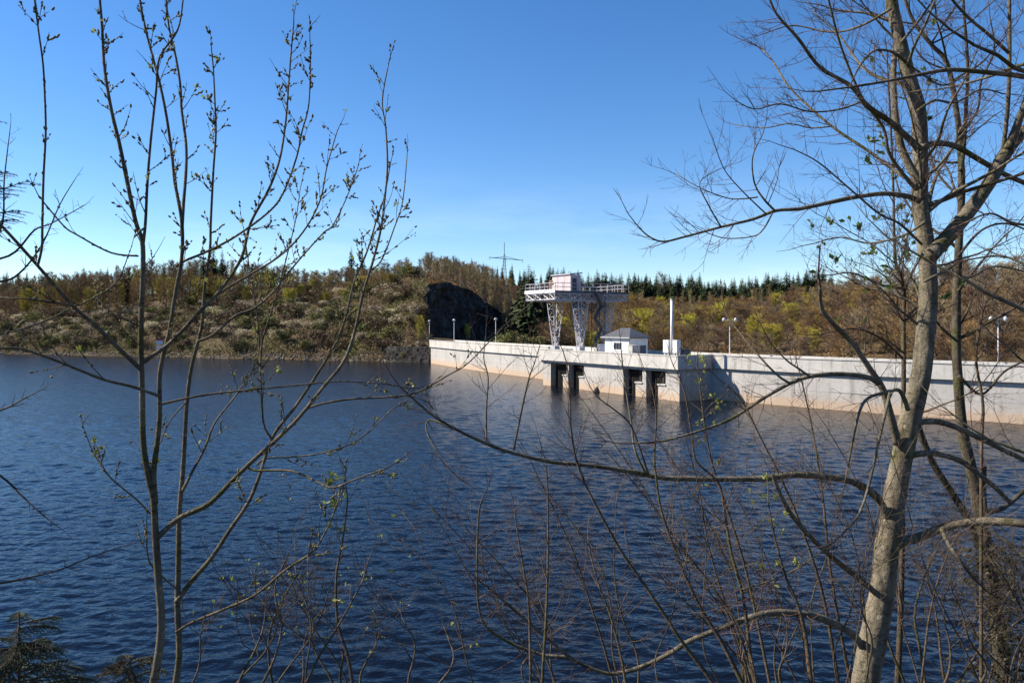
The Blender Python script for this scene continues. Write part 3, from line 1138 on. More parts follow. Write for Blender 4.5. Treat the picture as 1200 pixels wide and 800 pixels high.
def proto_shrub(name, seed, h=2.6, w=1.8, n=900):
    rng = random.Random(seed)
    t, c = MB(), MB()
    lobes = []
    for k in range(7):
        a = rng.uniform(0, 6.28)
        r = w * rng.uniform(0.1, 0.75)
        e = Vector((math.cos(a) * r, math.sin(a) * r, h * rng.uniform(0.35, 0.85)))
        t.tube([(e.x * 0.1, e.y * 0.1, -0.4), (e.x * 0.5, e.y * 0.5, e.z * 0.5), e], [0.06, 0.04, 0.015], 4, cap=False)
        lobes.append((e, rng.uniform(0.35, 0.62) * w))
    for k in range(n):
        e, r = rng.choice(lobes)
        d = rdir(rng)
        p = e + d * r * (rng.random() ** 0.45)
        if p.z < 0.05:
            p.z = rng.uniform(0.05, 0.4)
        leaf_quad(c, p, rng.uniform(0.08, 0.2), rng, 0.7)
    for k in range(90):
        e, r = rng.choice(lobes)
        d = rdir(rng, 0.6)
        c.tube([e, e + d * r * rng.uniform(0.8, 1.35)], [0.025, 0.01], 3, cap=False)
    return t, c


PROTO = {}


def make_protos():
    def reg(kind, meshes, mt, mc):
        PROTO[kind] = []
        for i, (t, c) in enumerate(meshes):
            nm = 'p'
            ot = t.build('trunk', M[mt], smooth=True)
            oc = c.build('crown', M[mc])
            me_t, me_c = ot.data, oc.data
            bpy.data.objects.remove(ot)
            bpy.data.objects.remove(oc)
            PROTO[kind].append((me_t, me_c))
    sp = [proto_spruce('s', k) for k in range(4)]
    reg('spruce', sp, 'far_bark', 'spruce_crown')
    ba = [proto_bare('b', k) for k in range(4)]
    reg('bare_brown', ba, 'far_bark', 'brown_crown')
    reg('bare_rust', [proto_bare('b', 10 + k) for k in range(3)], 'far_bark', 'rust_crown')
    reg('birch', [proto_bare('b', 20 + k, 11, 0.17, 0.25, 46, 1200, True) for k in range(4)], 'birch_bark', 'tan_crown')
    reg('yellow', [proto_bare('b', 30 + k, 7, 0.36, 0.1, 70, 3600) for k in range(3)], 'far_bark', 'yellow_crown')
    reg('olive', [proto_shrub('o', 40 + k) for k in range(3)], 'far_bark', 'olive_shrub')
    reg('brown', [proto_shrub('o', 50 + k) for k in range(3)], 'far_bark', 'brown_shrub')
    reg('pale', [proto_shrub('o', 60 + k, 2.2, 2.0, 1000) for k in range(3)], 'far_bark', 'pale_shrub')


make_protos()
NATURAL = {'spruce': 14, 'bare_brown': 11, 'bare_rust': 11, 'birch': 11, 'yellow': 7, 'olive': 2.6, 'brown': 2.6, 'pale': 2.4}
TNAME = {'spruce': ('spruce_tree', 'tree'), 'bare_brown': ('bare_tree', 'tree'), 'bare_rust': ('budding_tree', 'tree'), 'birch': ('birch_tree', 'tree'),
         'yellow': ('willow_tree', 'tree'), 'olive': ('green_shrub', 'shrub'), 'brown': ('brown_shrub', 'shrub'), 'pale': ('pale_shrub', 'shrub')}
rv = random.Random(11)


def plant(kind, x, y, h, label, group, wide=1.0):
    me_t, me_c = rv.choice(PROTO[kind])
    nm, cat = TNAME[kind]
    o = bpy.data.objects.new(nm, None)
    COL.objects.link(o)
    o.location = (x, y, height(x, y) - 0.15)
    s = h / NATURAL[kind]
    sw = s * wide * rv.uniform(0.85, 1.2)
    o.scale = (sw, sw, s)
    o.rotation_euler = (rv.uniform(-.04, .04), rv.uniform(-.04, .04), rv.uniform(0, 6.28))
    tag(o, label, cat, group)
    for n, me in (('trunk', me_t), ('crown', me_c)):
        c = bpy.data.objects.new(n, me)
        COL.objects.link(c)
        c.parent = o
    return o


def scatter(kind, p0, p1, d0, d1, n, h0, h1, label, group, wide=1.0, edge=None):
    k = 0
    tries = 0
    while k < n and tries < n * 20:
        tries += 1
        p = p0 + (p1 - p0) * (k + rv.random()) / n
        d = rv.uniform(d0, d1) if edge is None else edge(p) + rv.uniform(d0, d1)
        x = (p - CX) / F * d
        if height(x, d) < 0.3:
            continue
        hk = 1.0
        if edge is not None and h1 > 5:
            hk = 1.0 if p < 230 else max(0.42, 1.0 - (p - 230) / 150 * 0.58)
        plant(kind, x, d, rv.uniform(h0, h1) * hk, label, group, wide / hk ** 0.5)
        k += 1


def shore(p):          # distance of the left shoreline along a picture column
    pts = [(-600, 330), (0, 262), (150, 240), (300, 222), (400, 213), (480, 204), (520, 200)]
    for (a, da), (b, db) in zip(pts, pts[1:]):
        if p <= b:
            return da + (db - da) * (p - a) / (b - a)
    return pts[-1][1]


# left hill
scatter('bare_brown', -80, 480, 55, 125, 92, 10, 15, 'bare brown tree on the crest of the left hill', 'bare trees on the left hill', edge=shore)
scatter('birch', -20, 485, 70, 150, 100, 11, 16, 'slender tan birch on top of the left hill', 'birches on the left hill', 1.2, edge=shore)
scatter('bare_rust', -60, 470, 45, 105, 70, 8, 13, 'rusty budding tree high on the left slope', 'budding trees on the left slope', edge=shore)
scatter('yellow', 30, 480, 50, 115, 48, 8, 12, 'yellow green budding tree among bare trees on the left hill', 'yellow trees on the left hill', edge=shore)
scatter('pale', -20, 490, 10, 66, 82, 1.8, 3.6, 'pale grey bush on the left slope above the water', 'pale bushes on the left slope', 1.6, edge=shore)
scatter('olive', -40, 495, 2, 64, 110, 2.0, 4.4, 'olive green bush on the left slope above the water', 'olive bushes on the left slope', 1.4, edge=shore)
scatter('brown', -40, 490, 1.5, 66, 120, 2.0, 4.4, 'brown leafless bush on the left slope above the water', 'brown bushes on the left slope', 1.4, edge=shore)
scatter('spruce', -80, 140, 380, 560, 60, 12, 18, 'dark spruce in the distant forest at the far left', 'spruces at the far left')
for p, d, h in ((151, 330, 16), (146, 335, 14), (240, 300, 19), (250, 310, 21), (258, 305, 16), (262, 318, 19), (411, 345, 17), (425, 350, 15)):
    plant('spruce', (p - CX) / F * d, d, h, 'dark spruce rising above the bare trees of the left hill', 'spruces on the left hill')
plant('yellow', (492 - CX) / F * 209, 209, 6.5, 'olive budding tree left of the dark rock face', None, 0.8)
plant('yellow', (548 - CX) / F * 228, 228, 4.5, 'small olive tree growing at the foot of the dark rock', None, 0.7)
for p, d in ((481, 205), (485, 203.5), (489, 204), (493, 203), (497, 204.5), (500, 203), (476, 204.5)):
    plant('brown' if p % 2 else 'olive', (p - CX) / F * d, d, rv.uniform(1.8, 3.0), 'small bush on the stone wall at the left dam end', 'bushes on the stone wall', 1.2)
# wood above the rock face
scatter('birch', 498, 615, 246, 310, 110, 6, 8.5, 'slender tan birch in the stand above the dark rock', 'birches above the rock face')
scatter('bare_rust', 490, 612, 300, 380, 34, 6, 9, 'rusty budding tree behind the birch stand above the rock', 'budding trees above the rock face')
scatter('spruce', 500, 640, 380, 440, 24, 10, 13.5, 'dark spruce on the skyline under the power pylon', 'spruces under the pylon')
for p, d, h in ((611, 250, 23), (619, 244, 25), (626, 252, 24), (634, 246, 21), (615, 236, 15), (641, 250, 18), (622, 236, 17)):
    plant('spruce', (p - CX) / F * d, d, h, 'tall dark spruce between the rock face and the crane', 'spruces left of the crane', 1.55)
scatter('spruce', 640, 775, 390, 450, 58, 13, 19, 'dark spruce on the ridge behind the crane', 'spruces behind the crane', 1.3)
scatter('spruce', 745, 975, 400, 500, 138, 10.5, 19.5, 'dark spruce in the long ridge row behind the dam', 'spruces along the right ridge', 1.4)
scatter('bare_brown', 640, 1010, 180, 400, 110, 6, 9.5, 'bare brown tree in the valley behind the dam', 'bare trees in the valley', 1.55)
scatter('bare_rust', 630, 1010, 190, 400, 110, 6, 9.5, 'rusty budding tree in the valley behind the dam', 'budding trees in the valley', 1.5)
scatter('birch', 640, 1010, 330, 410, 50, 8, 12, 'slender tan birch below the ridge spruces', 'birches below the ridge')
scatter('yellow', 640, 1010, 190, 390, 66, 4.5, 8.5, 'yellow green willow in the valley behind the dam', 'willows in the valley', 1.2)
scatter('olive', 590, 720, 190, 250, 26, 3, 5, 'olive bush behind the dam below the spruces', 'olive bushes behind the dam', 1.3)
scatter('bare_brown', 960, 1330, 120, 330, 92, 9, 14, 'bare brown tree on the hill behind the right end of the dam', 'bare trees on the right hill', 1.5)
scatter('bare_rust', 960, 1330, 120, 300, 80, 7, 12, 'rusty budding tree on the hill behind the right end of the dam', 'budding trees on the right hill', 1.4)
for p, d, h in ((742, 236, 8), (756, 262, 9), (752, 300, 8), (806, 250, 8), (818, 290, 8), (845, 330, 8), (868, 300, 7), (886, 240, 6.5), (904, 232, 6), (926, 260, 8), (948, 300, 9), (962, 245, 7), (985, 270, 8), (728, 215, 7)):
    plant('yellow', (p - CX) / F * d, d, h, 'yellow green willow in the valley behind the dam', 'willows in the valley', 1.3)
plant('bare_brown', (778 - CX) / F * 420, 420, 19, 'one tall bare tree standing above the spruce ridge', None)


# low brush that reads as one mass
def brush(name, cells, mats, n, seed, lo=0.5, hi=2.0, sz=1.0):
    rng = random.Random(seed)
    mb = MB()
    for k in range(n):
        p0, p1, d0, d1 = rng.choice(cells)
        p, d = rng.uniform(p0, p1), rng.uniform(d0, d1)
        x = (p - CX) / F * d
        z = height(x, d)
        if z < 0.4:
            continue
        hh = rng.uniform(lo, hi)
        mi = 0 if mnoise.noise((x * 0.06, d * 0.06, 9)) + rng.uniform(-.25, .25) > 0 else 1
        for q in range(16):
            c = Vector((x + rng.gauss(0, 0.8), d + rng.gauss(0, 0.8), z + abs(rng.gauss(0, 0.5)) * hh))
            a = rdir(rng, 0.8) * rng.uniform(0.1, 0.35) * sz
            b = a.orthogonal().normalized() * rng.uniform(0.05, 0.14) * sz
            mb.quad(c - a, c + b, c + a, c - b, mi)
    tag(mb.build(name, mats), kind='stuff')


brush('undergrowth', [(-60, 500, 225, 330), (150, 500, 205, 300), (380, 500, 205, 270), (-60, 150, 236, 275), (150, 500, 205, 240), (0, 480, 290, 380)], [M['brown_shrub'], M['olive_shrub']], 10000, 1)
tag(bpy.data.objects['undergrowth'], 'low brown and olive brush covering the left slope', 'undergrowth')
brush('valley_brush', [(600, 1300, 150, 400), (600, 1000, 180, 300), (500, 620, 245, 320), (600, 1000, 250, 400)], [M['brown_crown'], M['rust_crown']], 12000, 2)
tag(bpy.data.objects['valley_brush'], 'brown brush between the trees behind the dam', 'undergrowth')

brush('spruce_wood', [(640, 985, 425, 505), (-80, 130, 470, 560)], [M['spruce_crown'], M['spruce_crown']], 5500, 3, 3.0, 8.0, 3.0)
tag(bpy.data.objects['spruce_wood'], 'dark spruce wood closing the gaps along the ridge', 'wood')

# pale stones along the left waterline
rs = random.Random(5)
mb = MB()
for k in range(900):
    p = rs.uniform(-60, 505)
    d = shore(p) + rs.uniform(-1.5, 2.5)
    x = (p - CX) / F * d
    r = rs.uniform(0.1, 0.38)
    c = Vector((x, d, height(x, d) + 0.05))
    ax = rdir(rs)
    mb.tube([c - ax * r, c - ax * r * 0.4, c + ax * r * 0.5, c + ax * r * 0.9], [r * 0.4, r, r * 0.8, r * 0.3], 6)
tag(mb.build('shore_stones', M['stone']), 'pale loose stones along the left waterline', 'stones', kind='stuff')


# ------------------------------------------------------------------ foreground trees
def path(pts, d0, d1, wob=0.0, seed=0, per=5):
    """traced limb: picture points, given the depth run of the real limb"""
    n = len(pts)
    L = [0]
    for a, b in zip(pts, pts[1:]):
        L.append(L[-1] + math.hypot(b[0] - a[0], b[1] - a[1]))
    out = []
    for (px, py), l in zip(pts, L):
        u = l / L[-1]
        d = d0 + (d1 - d0) * u + wob * math.sin(u * 5 + seed) * u
        out.append(at(px, py, d))
    return catmull(out, per)


def taper(n, w0, w1, pw=0.9):
    return [w0 + (w1 - w0) * (i / (n - 1)) ** pw for i in range(n)]


def shoot(mb, rng, p, d, L, r, lvl, cfg, tips=None):
    """a twig that wanders, bends up and carries smaller twigs"""
    n = max(3, int(L / cfg['seg']))
    pts, dr = [p.copy()], d.normalized()
    for k in range(n):
        dr = (dr + rdir(rng) * cfg['jit'] + Vector((0, 0, cfg['up']))).normalized()
        pts.append(pts[-1] + dr * L / n)
    mb.tube(pts, taper(len(pts), r, max(r * 0.3, 0.0009)), 4 if r > 0.004 else 3, cap=False)
    if tips is not None:
        for q, q2 in zip(pts, pts[1:]):
            tips.append((q2, (q2 - q).normalized(), lvl))
    if lvl > 0:
        m = max(1, int(L * cfg['dens'] * rng.uniform(0.7, 1.3)))
        for k in range(m):
            i = rng.randrange(1, len(pts) - 1) if len(pts) > 2 else 1
            u = i / len(pts)
            t = (pts[i + 1] - pts[i]).normalized()
            s = rdir(rng)
            s = (s - t * s.dot(t)).normalized()
            ang = rng.uniform(*cfg['ang'])
            shoot(mb, rng, pts[i], t * math.cos(ang) + s * math.sin(ang), L * (1 - 0.55 * u) * rng.uniform(0.3, 0.6), r * 0.58, lvl - 1, cfg, tips)


def dress(mb, rng, pts, rad, cfg, per_m, L0, tips=None, lvl=1, start=0.15):
    """side twigs along a limb"""
    tot = sum((b - a).length for a, b in zip(pts, pts[1:]))
    for k in range(int(tot * per_m)):
        u = start + (1 - start) * rng.random() ** 0.8
        i = min(len(pts) - 2, int(u * (len(pts) - 1)))
        t = (pts[i + 1] - pts[i]).normalized()
        s = rdir(rng)
        s = (s - t * s.dot(t)).normalized()
        ang = rng.uniform(*cfg['ang'])
        d = t * math.cos(ang) + s * math.sin(ang)
        L = L0 * rng.uniform(0.35, 1.15) * (1.05 - 0.45 * u)
        shoot(mb, rng, pts[i], d, L, min(rad[i] * 0.5, 0.0022 + L * 0.004), lvl, cfg, tips)
    t = (pts[-1] - pts[-2]).normalized()
    if rad[-1] > 0.0125:
        return
    shoot(mb, rng, pts[-1], t, L0 * 0.7, rad[-1], lvl, cfg, tips)


def add_buds(mb, rng, tips, n, r0, r1):
    for k in range(n):
        p, d, l = rng.choice(tips)
        s = rdir(rng)
        q = p + s * rng.uniform(0, 0.006)
        mb.blob(q + d * rng.uniform(-0.02, 0.02), rng.uniform(r0, r1), 0, d + s * 0.5, 1.7)


def leaf(mb, rng, p, d, size):
    d = (d + rdir(rng) * 0.8).normalized()
    s = d.orthogonal().normalized()
    s = Matrix.Rotation(rng.uniform(0, 6.28), 3, d) @ s
    n = d.cross(s)
    a = p + d * size * 0.5 + s * size * 0.28 + n * size * 0.1
    b = p + d * size * 0.5 - s * size * 0.28 + n * size * 0.1
    mid = p + d * size * 0.5
    e = p + d * size
    mb.v += [tuple(p), tuple(a), tuple(e), tuple(mid), tuple(b)]
    k = len(mb.v) - 5
    mb.face((k, k + 1, k + 2, k + 3))
    mb.face((k, k + 3, k + 2, k + 4))


def add_leaves(mb, rng, spots, n, size):
    for k in range(n):
        p, d, l = rng.choice(spots)
        for q in range(rng.randint(1, 3)):
            leaf(mb, rng, p + rdir(rng) * size * 0.4, d, size * rng.uniform(0.5, 1.2))


def to_ground(pts):
    """continue a stem from its lowest traced point down into the bank"""
    p = pts[0]
    g = height(p.x, p.y) - 0.25
    n = max(2, int((p.z - g) / 0.25))
    ext = [Vector((p.x + 0.02 * math.sin(k), p.y, g + (p.z - g) * k / n)) for k in range(n)]
    return ext + pts


def px2r(w, d):
    return max(0.0008, 0.5 * w * d / F * 0.9)


CFG_YOUNG = dict(seg=0.07, jit=0.16, up=0.10, dens=5.5, ang=(0.5, 1.1))
CFG_BIG = dict(seg=0.09, jit=0.2, up=0.07, dens=8.5, ang=(0.45, 1.15))
CFG_THICK = dict(seg=0.08, jit=0.2, up=0.06, dens=6.0, ang=(0.4, 1.1))


def fg_tree(name, label, cat, stems, limbs, mats, twigmat, cfg, seed, per_m, L0, lvl=1, buds=0, leaves=0, leafmat='leaf', group=None, budr=(0.0026, 0.006), sides=12, rough=0.05, leafsize=0.03, auto=0, auto0=0.4, autoL=(0.8, 2.0)):
    """stems: (points from the ground up, d0, d1, w0, w1) in traced form; limbs the same plus twig density"""
    rng = random.Random(seed)
    base = None
    made = []
    kw = {'young_tree': 0.86, 'tall_tree': 0.94, 'slender_tree': 0.88}.get(name, 1.0)
    stems = [(a, b, c, e * kw, f * kw) for a, b, c, e, f in stems]
    limbs = [(q[0], q[1], q[2], q[3] * kw, q[4] * kw) + tuple(q[5:]) for q in limbs]
    for k, (pts, d0, d1, w0, w1) in enumerate(stems):
        P = path(pts, d0, d1, 0.0, k)
        n0 = len(P)
        if k == 0 or pts[0][1] > 780:
            P = to_ground(P)
        ex = len(P) - n0
        rad = [px2r(w0, d0) * 1.06] * ex + taper(n0, px2r(w0, d0), px2r(w1, d1), 0.8)
        if ex:
            for q in range(min(ex, 4)):
                rad[q] *= 1.5 - 0.12 * q
        if base is None:
            base = P[0].copy()
        made.append((P, rad, 'trunk' if k == 0 else 'stem'))
    root = thing(name, base, label, cat, group)
    tips, tw = [], MB()
    for P, rad, nm in made[:1]:
        for k in range(auto):
            i = rng.randrange(int(len(P) * auto0), len(P) - 2)
            a = rng.uniform(0, 6.28)
            dr = Vector((math.cos(a), math.sin(a) * 0.8, rng.uniform(0.15, 0.9))).normalized()
            L = rng.uniform(*autoL)
            q = [P[i].copy()]
            for j in range(10):
                dr = (dr + rdir(rng) * 0.22 + Vector((0, 0, 0.05))).normalized()
                q.append(q[-1] + dr * L / 10)
            rr = taper(len(q), min(rad[i] * 0.5, 0.006 + L * 0.009), 0.002)
            m_ = MB()
            m_.tube(q, rr, 7)
            m_.build('branch', M[mats], root, True)
            dress(tw, rng, q, rr, cfg, per_m * 1.2, L0, tips, lvl)
    for k, (P, rad, nm) in enumerate(made):
        mb = MB()
        if rad[len(rad) // 2] > 0.04:
            P2 = catmull(P, 3)
            r2 = []
            for i in range(len(P2)):
                u = i / 3
                j = min(len(rad) - 2, int(u))
                r2.append(rad[j] + (rad[j + 1] - rad[j]) * (u - j))
            mb.tube(P2, r2, 22, 0, True, rough, seed)
        else:
            mb.tube(P, rad, sides, 0, True, rough * 0.6, seed)
        mb.build(nm, M[mats], root, True)
        j = len(P) // 3
        dress(tw, rng, P[j:], rad[j:], cfg, per_m * (0.35 if rad[0] > 0.06 else 1), L0, tips, lvl)
    for k, lm in enumerate(limbs):
        pts, d0, d1, w0, w1 = lm[:5]
        dens = lm[5] if len(lm) > 5 else 1.0
        P = path(pts, d0, d1, 0.1, k * 1.7)
        rad = taper(len(P), px2r(w0, d0), px2r(w1, d1))
        mb = MB()
        mb.tube(P, rad, 10 if rad[0] > 0.012 else 7, 0, True, rough * 0.8, seed + k)
        mb.build('branch', M[mats] if w0 > 2.2 else M[twigmat], root, True)
        if dens:
            dress(tw, rng, P, rad, cfg, per_m * dens, L0, tips, lvl)
            for a, b in zip(P[::2], P[1::2]):
                tips.append((b, (b - a).normalized(), 2))
    tag(tw.build('twigs', M[twigmat], root, True), kind='stuff')
    if buds:
        b = MB()
        add_buds(b, rng, tips, buds, *budr)
        tag(b.build('buds', M['bud'], root, True), kind='stuff')
    if leaves:
        b = MB()
        spots = [t for t in tips if t[2] <= 1]
        cl2 = [rng.choice(spots) for _ in range(max(6, leaves // 2))]
        add_leaves(b, rng, cl2, leaves, leafsize)
        tag(b.build('leaves', M[leafmat], root), kind='stuff')
    return root


# --- left pair of young trees
D1, D2 = 3.6, 4.1
L2 = [(180, 800), (187, 758), (189, 723), (185.5, 677), (182, 625), (180, 586), (174, 558), (168, 520), (166.4, 455), (165, 396), (166, 357), (167.4, 289), (159, 260), (148, 208), (140, 169), (132, 136), (127, 110), (122, 75), (119.6, 32), (117, 0), (114, -40)]
L3 = [(182, 590), (180, 555), (184, 520), (187, 487), (187, 442), (192, 413), (198, 390), (206, 341), (213, 302), (213, 260), (205, 214), (201.5, 182), (195, 136), (187, 97), (180, 71), (171, 36), (164, 0), (160, -40)]
L4 = [(213, 275), (215, 240), (218, 201), (218, 169), (213, 130), (211, 97), (205, 62), (198, 32), (195, 0), (193, -30)]
L5 = [(168, 285), (170.6, 260), (173, 211), (177, 162), (183, 107), (187, 68), (208, 36), (214.5, 0), (217, -30)]
B1 = [(166, 426), (180, 416), (201, 400), (234, 365.6), (260, 338), (283, 302), (294, 261), (315, 222), (328, 186), (335, 141), (338, 102), (341.6, 56), (344, 30)]
B2 = [(166, 433), (162, 430), (140, 409), (110, 380), (84, 357), (42, 309), (3, 266), (-25, 240)]
B3 = [(187, 464), (156, 453), (123, 445), (97, 435), (65, 422), (26, 409), (0, 408), (-30, 405)]
B4 = [(187, 474), (221, 466), (260, 460), (300, 456), (341, 452), (396, 447), (451, 450), (480, 455)]
B5 = [(184, 630), (210, 607), (245, 590), (273, 562), (300, 536), (325, 514), (351, 488), (380, 452), (403, 423), (416, 387), (425, 345), (437, 306), (446, 270), (450, 240), (454, 196), (452, 150), (448, 118), (455, 76)]
L8 = [(207, 312), (218, 305), (240, 296), (273, 279), (312, 251), (331, 228), (347, 186), (354, 154), (362, 121), (364, 59)]
L9 = [(255, 345), (275, 332), (325, 302), (355, 272), (375, 235), (383, 196), (395, 154)]
RC = [(432, 318), (447, 305), (462, 267), (472, 235), (477, 183)]
B9 = [(351, 488), (364, 477), (406, 468), (458, 465), (490, 459), (526, 439), (550, 424), (594, 379), (627, 352)]
SL = [(44, 312), (49, 290), (49.7, 260), (51, 208), (53.6, 156), (52.6, 114), (50.4, 75), (45.5, 39), (40.6, 0), (38, -30)]
B8 = [(290, 547), (300, 551), (335, 551), (352, 555), (373, 565), (391, 571), (415, 562), (454, 548)]
X1 = [(86, 358), (60, 354), (30, 350), (0, 349), (-20, 350)]
X2 = [(86, 359), (100, 354), (124, 341), (140, 325), (150, 300)]
X3 = [(82, 362), (55, 375), (20, 387), (-10, 392)]
X4 = [(165, 383), (140, 371), (125, 365), (118, 355)]
X5 = [(162, 300), (130, 296), (90, 275), (75, 265), (52, 238)]
fg_tree('young_tree', 'young many stemmed tree with swelling buds, nearest on the left', 'tree',
        [(L2, D1, D1, 13, 3.0), (L3, D1, D1 + .15, 9, 2.6)],
        [(L4, D1 + .12, D1 + .3, 5.5, 2.2), (L5, D1, D1 - .15, 5, 1.8), (B1, D1, D1 + .3, 7, 2, 1.2), (B2, D1, D1 - .5, 7.5, 4, .5), (B3, D1, D1 - .4, 5, 3.4, .8), (B4, D1 + .05, D1 + .6, 4, 1.4, .8),
         (B5, D1, D1 + .55, 9, 1.8, .8), (L8, D1 + .1, D1 - .3, 4.5, 1.8, 1.2), (L9, D1 + .15, D1 + .5, 4, 1.6, 1.2), (RC, D1 + .5, D1 + .7, 2.6, 1.4, .7), (B9, D1 + .3, D1 + .8, 4, 1.4, .5), (SL, D1 - .42, D1 - .5, 4, 2.2, .5),
         (B8, D1 + .18, D1, 4, 2.4, .5), (X1, D1 - .25, D1 - .5, 3.4, 2.4), (X2, D1 - .25, D1 - .1, 3, 1.5), (X3, D1 - .25, D1 - .6, 3.2, 2.2), (X4, D1, D1 - .2, 3, 1.8, .4), (X5, D1, D1 - .3, 3, 2.2, .3)],
        'bark_young', 'twig_brown', CFG_YOUNG, 21, 12, 0.21, 1, buds=2400, leaves=170, leafsize=0.022)
L6 = [(206, 800), (210, 765), (208, 712), (209, 660), (210, 604), (214, 555), (216, 520), (219, 471), (224, 432), (232, 400), (237, 377), (240, 335), (246, 292), (247, 260), (250, 201), (253, 156), (252, 123), (250, 81), (248, 62)]
B6 = [(206, 706), (224, 681), (248, 653), (269, 621), (290, 590), (303, 560), (320, 511), (347, 475), (373, 436), (393, 403), (405, 372), (415, 330), (430, 295), (442, 255), (450, 232), (456, 200)]
B7 = [(206, 740), (227, 728), (266, 712), (300, 696), (335, 667), (366, 646), (384, 618), (395, 590), (402, 572)]
L10 = [(232, 400), (250, 392), (276, 370), (300, 360), (325, 337), (332, 327), (357, 297), (380, 272), (390, 264), (406, 232), (419, 197)]
L7 = [(318, 513), (310, 500), (307, 475), (304, 403), (300, 360), (292, 312), (286, 270)]
L11 = [(305, 440), (307, 402), (318, 365), (327, 335), (337, 297), (347, 255), (352, 220)]
B10 = [(300, 545), (312, 537), (345, 535), (380, 530), (422, 514), (458, 481), (475, 470)]
Y1 = [(214, 575), (224, 555), (240, 525), (252, 495), (275, 465), (292, 440), (300, 425)]
Y2 = [(219, 470), (200, 492), (187, 520), (176, 545)]
Y3 = [(208, 690), (190, 675), (174, 655), (172, 620)]
Y4 = [(184, 610), (160, 585), (130, 560), (112, 535), (104, 518)]
fg_tree('young_tree', 'slimmer young tree standing just behind the nearest left one', 'tree',
        [(L6, D2, D2 + .1, 10, 1.8)],
        [(B6, D2, D2 + .5, 8, 1.8, .8), (B7, D2, D2 - .3, 5, 1.8, .8), (L10, D2, D2 + .4, 4.5, 1.5, 1.2), (L7, D2 + .3, D2 + .2, 4, 1.3, 1.2), (L11, D2 + .25, D2 + .4, 3.2, 1.2), (B10, D2 + .2, D2 + .5, 3, 1.4, .8), (Y1, D2, D2 + .3, 5, 1.6), (Y2, D2, D2 - .2, 2.6, 1.3), (Y3, D2, D2 - .2, 3.4, 1.8, .4), (Y4, D2 - .1, D2 - .3, 3, 1.6)],
        'bark_young', 'twig_brown', CFG_YOUNG, 22, 12, 0.21, 1, buds=2200, leaves=190, leafsize=0.024)

# --- big tree on the right
DT = 6.4
TR = [(1014, 800), (1025, 740), (1034, 690), (1040, 640), (1046, 600), (1053, 560), (1063, 505), (1073, 465), (1081, 426), (1086, 377), (1088, 332), (1085, 289), (1078, 232), (1079, 195), (1076, 131), (1063, 82), (1054, 45), (1044, 0), (1036, -60), (1030, -120)]
FK = [(1090, 300), (1097, 292), (1110, 278), (1136, 247), (1159, 214), (1174, 187), (1189, 165), (1203, 152), (1240, 120)]
FK2 = [(1181, 175), (1190, 152), (1199, 128), (1215, 90)]
S2 = [(1078, 215), (1069, 200), (1056, 172), (1049, 131), (1047, 86), (1050, 40), (1049, -20)]
S3 = [(1075, 222), (1063, 210), (1042, 180), (1035, 150), (1009, 112), (986, 56), (971, 0), (965, -30)]
S4 = [(1078, 175), (1062, 160), (1042, 142), (1016, 124), (997, 101), (961, 79), (935, 45), (909, 15), (898, -15)]
S5 = [(1076, 215), (1057, 206), (1016, 176), (980, 152), (950, 127), (924, 101), (905, 71), (890, 56), (875, 49)]
S6 = [(1078, 236), (1063, 230), (1035, 227), (997, 232), (960, 240), (935, 245), (909, 247), (882, 257), (845, 266), (804, 277), (777, 283), (759, 276), (745, 262)]
S6a = [(908, 247), (894, 232), (884, 214), (882, 184), (894, 157)]
S6b = [(888, 231), (870, 233), (852, 232), (822, 221), (792, 204)]
S6c = [(845, 266), (830, 240), (820, 214), (841, 199)]
S6d = [(897, 250), (871, 225), (849, 199), (836, 165)]
S6e = [(905, 250), (895, 268), (882, 277), (849, 279), (822, 270)]
S7 = [(1080, 172), (1100, 168), (1121, 172), (1147, 187), (1177, 204), (1205, 216), (1240, 228)]
S9 = [(1170, 194), (1176, 170), (1181, 124), (1183, 67), (1183, 0), (1184, -40)]
S9b = [(1182, 62), (1159, 41), (1136, 22), (1116, 0), (1100, -25)]
S10 = [(1066, 78), (1055, 67), (1042, 60), (1024, 60), (1009, 75), (1000, 92)]
S12 = [(1064, 480), (1060, 468), (1053, 457), (1040, 459), (1018, 466), (1008, 480), (1001, 508), (994, 545)]
S12b = [(1043, 460), (1036, 490), (1029, 520), (1025, 540), (1012, 589), (997, 615), (965, 644), (932, 667), (900, 681), (870, 690)]
S13 = [(1052, 520), (1043, 485), (1034, 455), (1020, 433), (997, 400), (978, 381), (963, 361), (961, 336)]
S13a = [(1030, 449), (1014, 441), (981, 438), (949, 441), (926, 449), (897, 465), (858, 490), (825, 503), (780, 516), (747, 519)]
S13b = [(926, 449), (913, 441), (892, 420), (860, 381), (853, 370)]
S13c = [(949, 441), (936, 432), (923, 423), (905, 405)]
S14 = [(1040, 605), (1027, 582), (1004, 566), (975, 559), (932, 556), (900, 560), (877, 561), (832, 561), (780, 560), (757, 556), (731, 551), (689, 545), (645, 541), (596, 529), (564, 517), (531, 501), (505, 485), (482, 465)]
S14a = [(570, 516), (570, 478), (572, 443), (567, 420), (569, 395)]
S14b = [(602, 527), (609, 491), (619, 446), (626, 426), (634, 400)]
S14c = [(757, 556), (744, 527), (739, 491), (731, 439), (728, 410)]
S14d = [(540, 506), (505, 492), (500, 505), (512, 530), (522, 545)]
S14e = [(760, 556), (740, 500), (720, 480), (700, 465), (690, 450)]
S15 = [(1012, 760), (997, 741), (965, 725), (939, 719), (900, 718), (866, 728), (840, 738), (808, 751), (782, 767), (749, 782), (720, 789), (701, 786), (675, 774), (642, 748), (600, 712), (575, 690)]
S15a = [(668, 770), (640, 768), (626, 764), (600, 754), (570, 734), (561, 709), (559, 660), (561, 604), (565, 585)]
